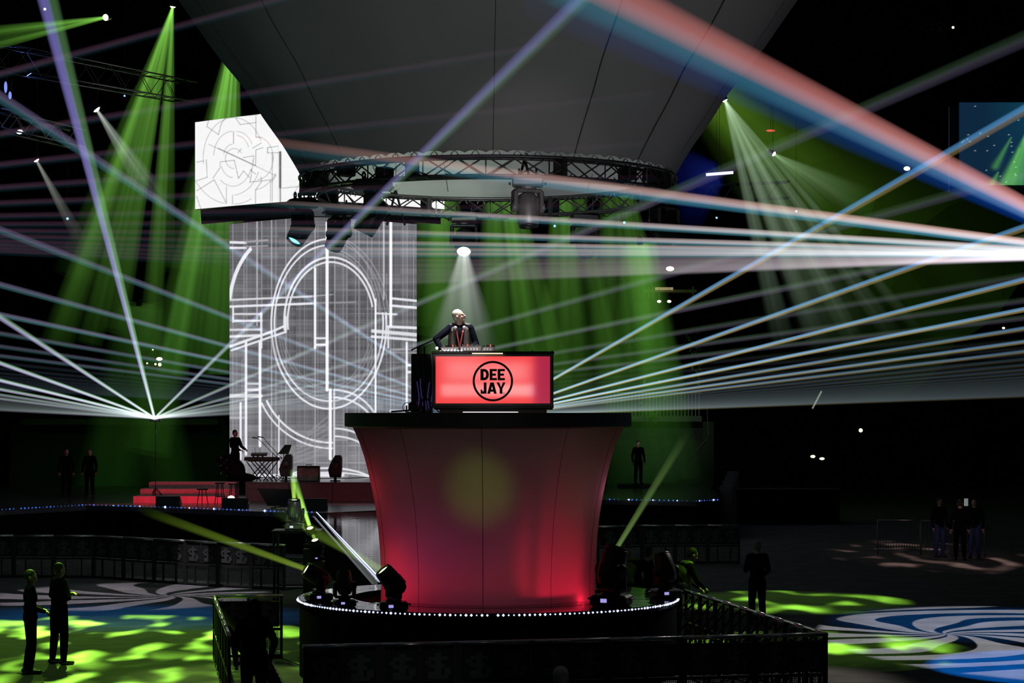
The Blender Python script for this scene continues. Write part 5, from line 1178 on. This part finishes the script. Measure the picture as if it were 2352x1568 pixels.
# light pedestrian fence at the far right
mat('fence_grey', (.3, .3, .3), .5, .4)
def fence(label, xa, xb, ya, yb):
    a, b = ground(xa, ya), ground(xb, yb); o = thing('pedestrian_fence', label, 'fence', a.lerp(b, .5), 'fences by the waiting crew'); mb = MB()
    mb.bar(a + Vector((0, 0, 1.05)), b + Vector((0, 0, 1.05)), .02); mb.bar(a + Vector((0, 0, .15)), b + Vector((0, 0, .15)), .02); mb.bar(a, a + Vector((0, 0, 1.05)), .02); mb.bar(b, b + Vector((0, 0, 1.05)), .02)
    mb.build('frame', 'fence_grey', o); n = 16; bm = MB(); bm.bar((0, 0, .15), (0, 0, 1.05), .010, 5); me = bm.mesh('bar', 'fence_grey'); L0 = ORG[o.name]
    for i in range(1, n): p = a.lerp(b, i / n); inst(me, 'bar', o, (p.x - L0.x, p.y - L0.y, -L0.z))
fence('light pedestrian fence at the far right, left of two', 2016, 2114, 1273, 1275)
fence('light pedestrian fence at the far right, right of two', 2116, 2262, 1275, 1278)

# ---------------------------------------------------------------- people
PEND = []
def vox(mb, name, m, parent, vs=.016, sm=3, label=None):
    me = mb.mesh(name, m); o = bpy.data.objects.new(name, me); COL.objects.link(o); o.parent = parent
    r = o.modifiers.new('r', 'REMESH'); r.mode = 'VOXEL'; r.voxel_size = vs; r.use_smooth_shade = True
    s = o.modifiers.new('s', 'SMOOTH'); s.factor = .5; s.iterations = sm
    if label: o['label'] = label
    PEND.append(o); return o
BASE = dict(pelvis=(0, 0, .95), chest=(0, 0, 1.28), neck=(0, .01, 1.47), head=(0, -.015, 1.625),
            sL=(.175, 0, 1.42), sR=(-.175, 0, 1.42), eL=(.25, .02, 1.14), eR=(-.25, .02, 1.14), wL=(.26, -.06, .90), wR=(-.26, -.06, .90),
            hL=(.09, 0, .92), hR=(-.09, 0, .92), kL=(.11, -.02, .50), kR=(-.11, -.02, .50), aL=(.12, .02, .09), aR=(-.12, .02, .09), tL=(.13, -.15, .035), tR=(-.13, -.15, .035))
def hand(mb, w, d, side, curl=.5):
    """palm and five unequal bent fingers continuing from wrist w along direction d"""
    w, d = Vector(w), Vector(d).normalized(); lat = d.cross(Vector((0, 0, 1)) if abs(d.z) < .9 else Vector((0, 1, 0))).normalized(); nn = lat.cross(d).normalized()
    if nn.z > 0: nn = -nn
    c = w + d * .05
    for k in (-1, 0, 1): mb.cap2(w + d * .01 + lat * .012 * k, w + d * .085 + lat * .027 * k, .017, .015, 8)
    for k, L in enumerate((.062, .074, .080, .070)):
        b = w + d * .09 + lat * (.033 - .022 * k); m_ = b + (d * math.cos(curl * .6) + nn * math.sin(curl * .6)) * L * .55; e = m_ + (d * math.cos(curl * 1.5) + nn * math.sin(curl * 1.5)) * L * .5
        mb.cap2(b, m_, .010, .009, 7); mb.cap2(m_, e, .009, .0075, 7)
    s = -side; b = w + d * .03 + lat * .03 * s; m_ = b + (d * .6 + lat * .7 * s + nn * .3).normalized() * .04; e = m_ + (d * .9 + lat * .1 * s + nn * .3).normalized() * .03
    mb.cap2(b, m_, .014, .011, 8); mb.cap2(m_, e, .011, .009, 8)
def person(label, loc, heading, pose=None, scale=1.0, jacket='black_cloth', trousers='black_cloth', hair='hair_dark', hairstyle='short', hyaw=0.0, hpitch=0.0, fine=False, curl=.5, extra=None, face=True, build=1.0):
    J = {k: Vector(v) for k, v in BASE.items()}
    for k, v in (pose or {}).items(): J[k] = Vector(v)
    o = thing('person', label, 'person', loc, None, heading); o.scale = (scale,) * 3; vsz = .010 if fine else .016; B = build
    H = Euler((hpitch, 0, hyaw)).to_matrix(); hc = J['head']; h = lambda x, y, z: hc + H @ Vector((x, y, z))
    b = MB()
    b.ball(hc + H @ Vector((0, .012, .03)), (.076, .092, .092), 20, 14, H); b.ball(h(0, -.020, -.045), (.056, .062, .068), 16, 10, H); b.ball(h(0, -.062, -.088), (.026, .022, .020), 10, 8)
    b.cap2(h(0, -.086, .005), h(0, -.108, -.028), .010, .015, 8)
    for s in (-1, 1): b.ball(h(.078 * s, .012, -.012), (.012, .022, .032), 10, 8, H); b.ball(h(.034 * s, -.066, -.03), (.022, .018, .024), 8, 6); b.ball(h(.03 * s, -.078, .022), (.024, .012, .009), 8, 6)
    b.cap2(J['neck'] + Vector((0, .0, -.06)), hc + H @ Vector((0, .02, -.05)), .060, .054, 12)
    def torso(b, e=0.0):
        ch, pe, nk = J['chest'], J['pelvis'], J['neck']
        b.ball(ch + Vector((0, 0, .02)), (.165 * B + e, .105 * B + e, .17 + e), 20, 12); b.ball(ch + (nk - ch) * .55, (.165 * B + e, .085 * B + e, .095 + e), 18, 10)
        b.ball(ch.lerp(pe, .55), (.140 * B + e, .100 * B + e, .16 + e), 18, 10); b.ball(pe, (.155 * B + e, .110 * B + e, .13 + e), 18, 10)
        b.cap2(J['sL'] * .9 + nk * .1, J['sR'] * .9 + nk * .1, .062 + e, .062 + e, 12)
    def arms(b, e=0.0, hnd=False):
        for s, S in ((1, 'L'), (-1, 'R')):
            b.cap2(J['s' + S], J['e' + S], .052 + e, .041 + e, 12); b.cap2(J['e' + S], J['w' + S], .040 + e, .027 + e * .8, 12)
            if hnd: hand(b, J['w' + S], J['w' + S] - J['e' + S], s, curl)
    def legs(b, e=0.0, feet=False):
        for S in 'LR':
            b.cap2(J['h' + S], J['k' + S], .083 * B + e, .056 + e, 14); b.cap2(J['k' + S], J['k' + S].lerp(J['a' + S], .35), .054 + e, .054 + e, 12); b.cap2(J['k' + S].lerp(J['a' + S], .35), J['a' + S], .054 + e, .036 + e, 12)
            if feet: b.cap2(J['a' + S] + Vector((0, .03, -.04)), J['t' + S], .036, .028, 10)
    torso(b); arms(b, 0, True); legs(b, 0, True); vox(b, 'body', 'skin', o, vsz)
    if jacket: 
        b = MB(); torso(b, .016); arms(b, .017); b.ball(J['neck'] + Vector((0, .012, -.02)), (.075, .07, .045), 14, 8); b.ball(J['pelvis'] + Vector((0, 0, .02)), (.168 * B, .125 * B, .14), 18, 10); vox(b, 'jacket', jacket, o, vsz)
    b = MB(); b.ball(J['pelvis'] + Vector((0, 0, -.03)), (.160 * B, .118 * B, .13), 18, 10); legs(b, .020); vox(b, 'trousers', trousers, o, vsz)
    for S in 'LR':
        b = MB(); b.cap2(J['a' + S] + Vector((0, .04, -.045)), J['t' + S], .045, .037, 12); b.ball((J['a' + S] + J['t' + S]) / 2 + Vector((0, 0, -.03)), (.045, .09, .03), 12, 8); vox(b, 'shoe', 'shoe_black', o, .012)
    b = MB()
    if hairstyle != 'none':
        b.ball(hc + H @ Vector((0, .026, .048)), (.083, .094, .088), 20, 14, H); b.ball(hc + H @ Vector((0, .060, -.005)), (.070, .055, .075), 16, 10, H)
        if hairstyle == 'long': b.ball(h(0, .055, -.08), (.085, .055, .11), 16, 10); b.ball(h(0, .05, -.16), (.09, .05, .08), 16, 10)
        if hairstyle == 'hood': b.ball(h(0, .02, .0), (.10, .11, .13), 16, 10); b.ball(h(0, .05, -.12), (.11, .08, .09), 16, 10)
        vox(b, 'hair' if hairstyle != 'hood' else 'hood', hair, o, .012)
    if face:
        for s in (-1, 1): b = MB(); b.ball(h(.031 * s, -.083, .006), (.0125, .009, .008), 10, 8); b.build('eye', 'eye_dark', o, local=True)
        b = MB(); b.ball(h(0, -.084, -.062), (.024, .010, .006), 10, 6); b.build('mouth', 'lip', o, local=True)
    if extra: extra(o, J, h, H)
    return o
mat('hair_dark', (.03, .022, .018), .7); mat('hair_grey', (.55, .52, .46), .55, var=.3, scale=20); mat('hair_bald', (.35, .30, .20), .6); mat('shoe_black', (.015, .015, .015), .4); mat('eye_dark', (.04, .03, .03), .2); mat('lip', (.4, .15, .13), .5)
mat('grey_vest', (.13, .11, .10), .8, var=.2, scale=14); mat('navy_cloth', (.008, .009, .018), .9, spec=.05); mat('hi_vis', (.30, .42, .05), .7); mat('hi_vis_band', (.35, .36, .34), .3); mat('lanyard_red', (.85, .12, .10), .5); mat('headphone', (.75, .75, .78), .3, .3)
def dj_extra(o, J, h, H):
    b = MB(); vv = (.158, .112)
    for s in (-1, 1):
        b.cap2((.105 * s, -.070, 1.40), (.115 * s, -.098, 1.10), .050, .060, 12); b.cap2((.115 * s, -.075, 1.12), (.12 * s, -.095, .98), .058, .052, 12); b.cap2((.12 * s, .06, 1.38), (.12 * s, .07, 1.05), .07, .08, 12); b.cap2((.150 * s, .0, 1.455), (.06 * s, .02, 1.49), .055, .045, 10)
        b.cap2((.165 * s, -.02, 1.35), (.165 * s, -.02, 1.02), .035, .04, 10)
    vox(b, 'waistcoat', 'grey_vest', o, .012)
    b = MB()
    for s in (-1, 1):
        P = [Vector((.075 * s, -.075, 1.46)), Vector((.05 * s, -.125, 1.36)), Vector((.02 * s, -.137, 1.20)), Vector((0, -.140, 1.06))]
        for i in range(3):
            a, c = P[i], P[i + 1]; w = Vector((.011, 0, 0)); b.add([a - w, a + w, c + w, c - w, a - w + Vector((0, .004, 0)), a + w + Vector((0, .004, 0)), c + w + Vector((0, .004, 0)), c - w + Vector((0, .004, 0))], [(0, 3, 2, 1), (4, 5, 6, 7), (0, 1, 5, 4), (1, 2, 6, 5), (2, 3, 7, 6), (3, 0, 4, 7)])
    b.build('lanyard', 'lanyard_red', o, local=True)
    b = MB(); b.tube([(.095 * math.cos(t), .02 - .09 * math.sin(t), 1.475 - .01 * math.sin(t)) for t in [PI * (-.1 + 1.2 * i / 14) + PI for i in range(15)]], .013, 8); 
    b.ball((-.075, -.115, 1.425), (.036, .022, .038), 14, 10); b.ball((-.12, -.10, 1.385), (.024, .02, .022), 10, 8); b.ball((.075, -.095, 1.43), (.034, .02, .036), 14, 10); b.build('headphones', 'headphone', o, local=True)
DJ = person('man with grey hair behind the booth looking up right, grey waistcoat, red lanyard, headphones', (-.88, 37.3, 4.34), 0.0,
    dict(sR=(-.175, .0, 1.42), eR=(-.40, -.12, 1.24), wR=(-.30, -.38, 1.05), eL=(.27, -.03, 1.17), wL=(.24, -.26, 1.04), head=(-.01, -.015, 1.625)), 1.0, 'navy_cloth', 'black_cloth', 'hair_grey', 'short', hyaw=1.15, hpitch=-.30, fine=True, curl=.9, extra=dj_extra)
# two men watching at the left
person('man in dark clothes at the far left, hands at his belly, facing right', (-8.02, 36.75, 0), 1.9, dict(eL=(.25, .02, 1.15), wL=(.10, -.20, 1.08), eR=(-.24, .04, 1.15), wR=(-.06, -.22, 1.05), aL=(.09, .06, .09), tL=(.10, -.12, .035)), .985, curl=.9, hyaw=-.3, hpitch=.1)
person('larger man in dark clothes standing with folded arms beside the leftmost man', (-7.82, 38.1, 0), 2.25, dict(eL=(.30, -.02, 1.17), wL=(-.02, -.19, 1.22), eR=(-.30, -.02, 1.17), wR=(.05, -.20, 1.13), hL=(.10, 0, .92), kL=(.16, .0, .5), aL=(.20, .02, .09), tL=(.24, -.13, .035), kR=(-.14, -.03, .5), aR=(-.17, .0, .09), tR=(-.19, -.16, .035)), 1.0, curl=.9, hyaw=.1, build=1.15)
person('person in a dark jacket seen from behind on the green lit floor', (5.0, 45.0, 0), 3.35, dict(eL=(.24, -.02, 1.15), wL=(.10, -.20, 1.25), eR=(-.24, 0, 1.15), wR=(-.16, -.16, 1.0)), .985, hair='hair_bald', hpitch=.1)
def vest_extra(o, J, h, H):
    b = MB(); ch = J['chest']; b.ball(ch + Vector((0, 0, .0)), (.192, .135, .20), 18, 12); b.ball(ch + Vector((0, 0, -.17)), (.182, .132, .18), 18, 12); b.cap2(J['sL'] * .75 + J['neck'] * .25 + Vector((0, 0, .025)), J['sR'] * .75 + J['neck'] * .25 + Vector((0, 0, .025)), .068, .068); vox(b, 'hi_vis_vest', 'hi_vis', o, .014, label='yellow green safety vest')
    b = MB(); b.lathe([(.19, -.03), (.197, 0), (.19, .03)], ch + Vector((0, 0, -.16)), 28); 
    for i, v in enumerate(b.v): b.v[i] = (v[0], v[1] * .74, v[2])
    b.build('reflective_band', 'hi_vis_band', o, local=True)
person('crew member in a yellow green safety vest bending at the right rim of the platform', (3.02, 41.0, 0), 1.9, dict(chest=(0, -.16, 1.24), neck=(0, -.26, 1.42), head=(0, -.34, 1.56), sL=(.175, -.22, 1.37), sR=(-.175, -.22, 1.37), eL=(.22, -.34, 1.12), eR=(-.22, -.34, 1.12), wL=(.12, -.50, 1.0), wR=(-.12, -.50, 1.0)), 1.08, hpitch=.35, extra=vest_extra, curl=.8)
person('dark haired crew member leaning close behind the one in the safety vest', (2.62, 42.2, 0), 2.6, dict(chest=(0, -.12, 1.25)), 1.02)
person('crew member with faint vest shoulders between pedestal and the vested one', (2.25, 43.0, 0), .3, {}, 1.0, extra=vest_extra)
person('dark hooded figure in the pen at the lower left, seen from behind', (-3.62, 31.0, 0), 3.5, dict(eL=(.28, -.05, 1.14), eR=(-.30, -.02, 1.14)), .985, hair='black_cloth', hairstyle='hood', build=1.2, face=False)
person('spectator at the bottom edge, only the top of the fair head in view', (.50, 22.6, 0), 3.0, {}, 1.0, hair='hair_grey')
person('musician standing in silhouette beside the keyboard', (W(540, 0, 77.9).x, 77.9, RZ1), .9, dict(eL=(.24, -.06, 1.18), wL=(.16, -.34, 1.08), eR=(-.24, -.06, 1.18), wR=(-.10, -.34, 1.06)), 1.02, curl=.8)
pw = W(540, 0, 77.3); o = thing('dark_drape_heap', 'dark cloth covered instrument with glints in front of the musician', 'instrument', (pw.x - .1, 77.2, RZ1))
b = MB(); b.ball((-.1, 0, .62), (.34, .2, .34), 14, 10); b.ball((.12, 0, .35), (.36, .25, .42), 14, 10); b.ball((.42, 0, .12), (.45, .25, .16), 14, 10); b.ball((-.35, 0, .75), (.25, .12, .12), 10, 8); vox(b, 'cloth', 'black_cloth', o, .03)
b = MB(); [b.ball((-.25 + .12 * math.sin(i * 2.1), -.22, .1 + .09 * i), .012 + .008 * (i % 3), 6, 5) for i in range(9)]; b.build('glints', 'silver', o, local=True)
person('pale faced person in dark clothes standing by the right balcony wall', (W(1466, 0, 90).x, 90, 1.42), .3, dict(), 1.0)
b = MB(); b.box((W(1466, 0, 90).x, 90, 1.345), (1.6, 1.4, .148)); tag(b.build('low_riser', 'black_metal'), 'low black riser under the pale faced person', 'platform')
person('person standing in the dark at far stage left, left of two', (W(152, 0, 80).x, 80, 1.27), .4, {}, 1.0)
person('person standing in the dark at far stage left, right of two', (W(206, 0, 80).x, 80, 1.27), -.2, {}, 1.0)
for i, (px, d, lb, hd) in enumerate(((2158, 66, 'person waiting behind the fence at the far right, leftmost of three', .4), (2205, 65, 'person standing in front of the fence at the far right, middle of three', 3.0), (2238, 65.5, 'person waiting at the far right with a pale card, rightmost of three', -.3))):
    p_ = person(lb, (W(px, 0, d).x, d, 0), hd, {}, 1.02, trousers='jeans' if i != 1 else 'black_cloth') if 'jeans' in MATS else person(lb, (W(px, 0, d).x, d, 0), hd, {}, 1.02, trousers=('black_cloth' if mat('jeans', (.05, .07, .25), .8) is None else 'jeans'))
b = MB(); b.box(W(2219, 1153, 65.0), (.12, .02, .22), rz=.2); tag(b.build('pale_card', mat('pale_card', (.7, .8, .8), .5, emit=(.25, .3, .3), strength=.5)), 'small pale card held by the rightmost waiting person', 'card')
for i, px in enumerate((1480, 1514)): person('spectator on the right balcony, ' + ('left' if i == 0 else 'right') + ' of two', (W(px, 0, 98.2).x, 98.2, W(0, 955, 98.2).z), .3, {}, .95)
lamp('SPOT', 'face_light', W(1460, 850, 80), 500, (1, .95, .85), W(1466, 1016, 90), .1, 3, .8)
lamp('SPOT', 'crew_light', W(2250, 900, 58), 200, (1, .7, .6), W(2200, 1200, 65), .1, 14, .9)

# bake the figures to plain meshes
bpy.context.view_layer.update()
dg = bpy.context.evaluated_depsgraph_get()
baked = [(o, bpy.data.meshes.new_from_object(o.evaluated_get(dg), depsgraph=dg)) for o in PEND]
for o, me in baked:
    old = o.data; me.name = o.name; o.modifiers.clear(); o.data = me
    if not me.materials and old.materials: me.materials.append(old.materials[0])
    me.polygons.foreach_set('use_smooth', [True] * len(me.polygons)); bpy.data.meshes.remove(old)
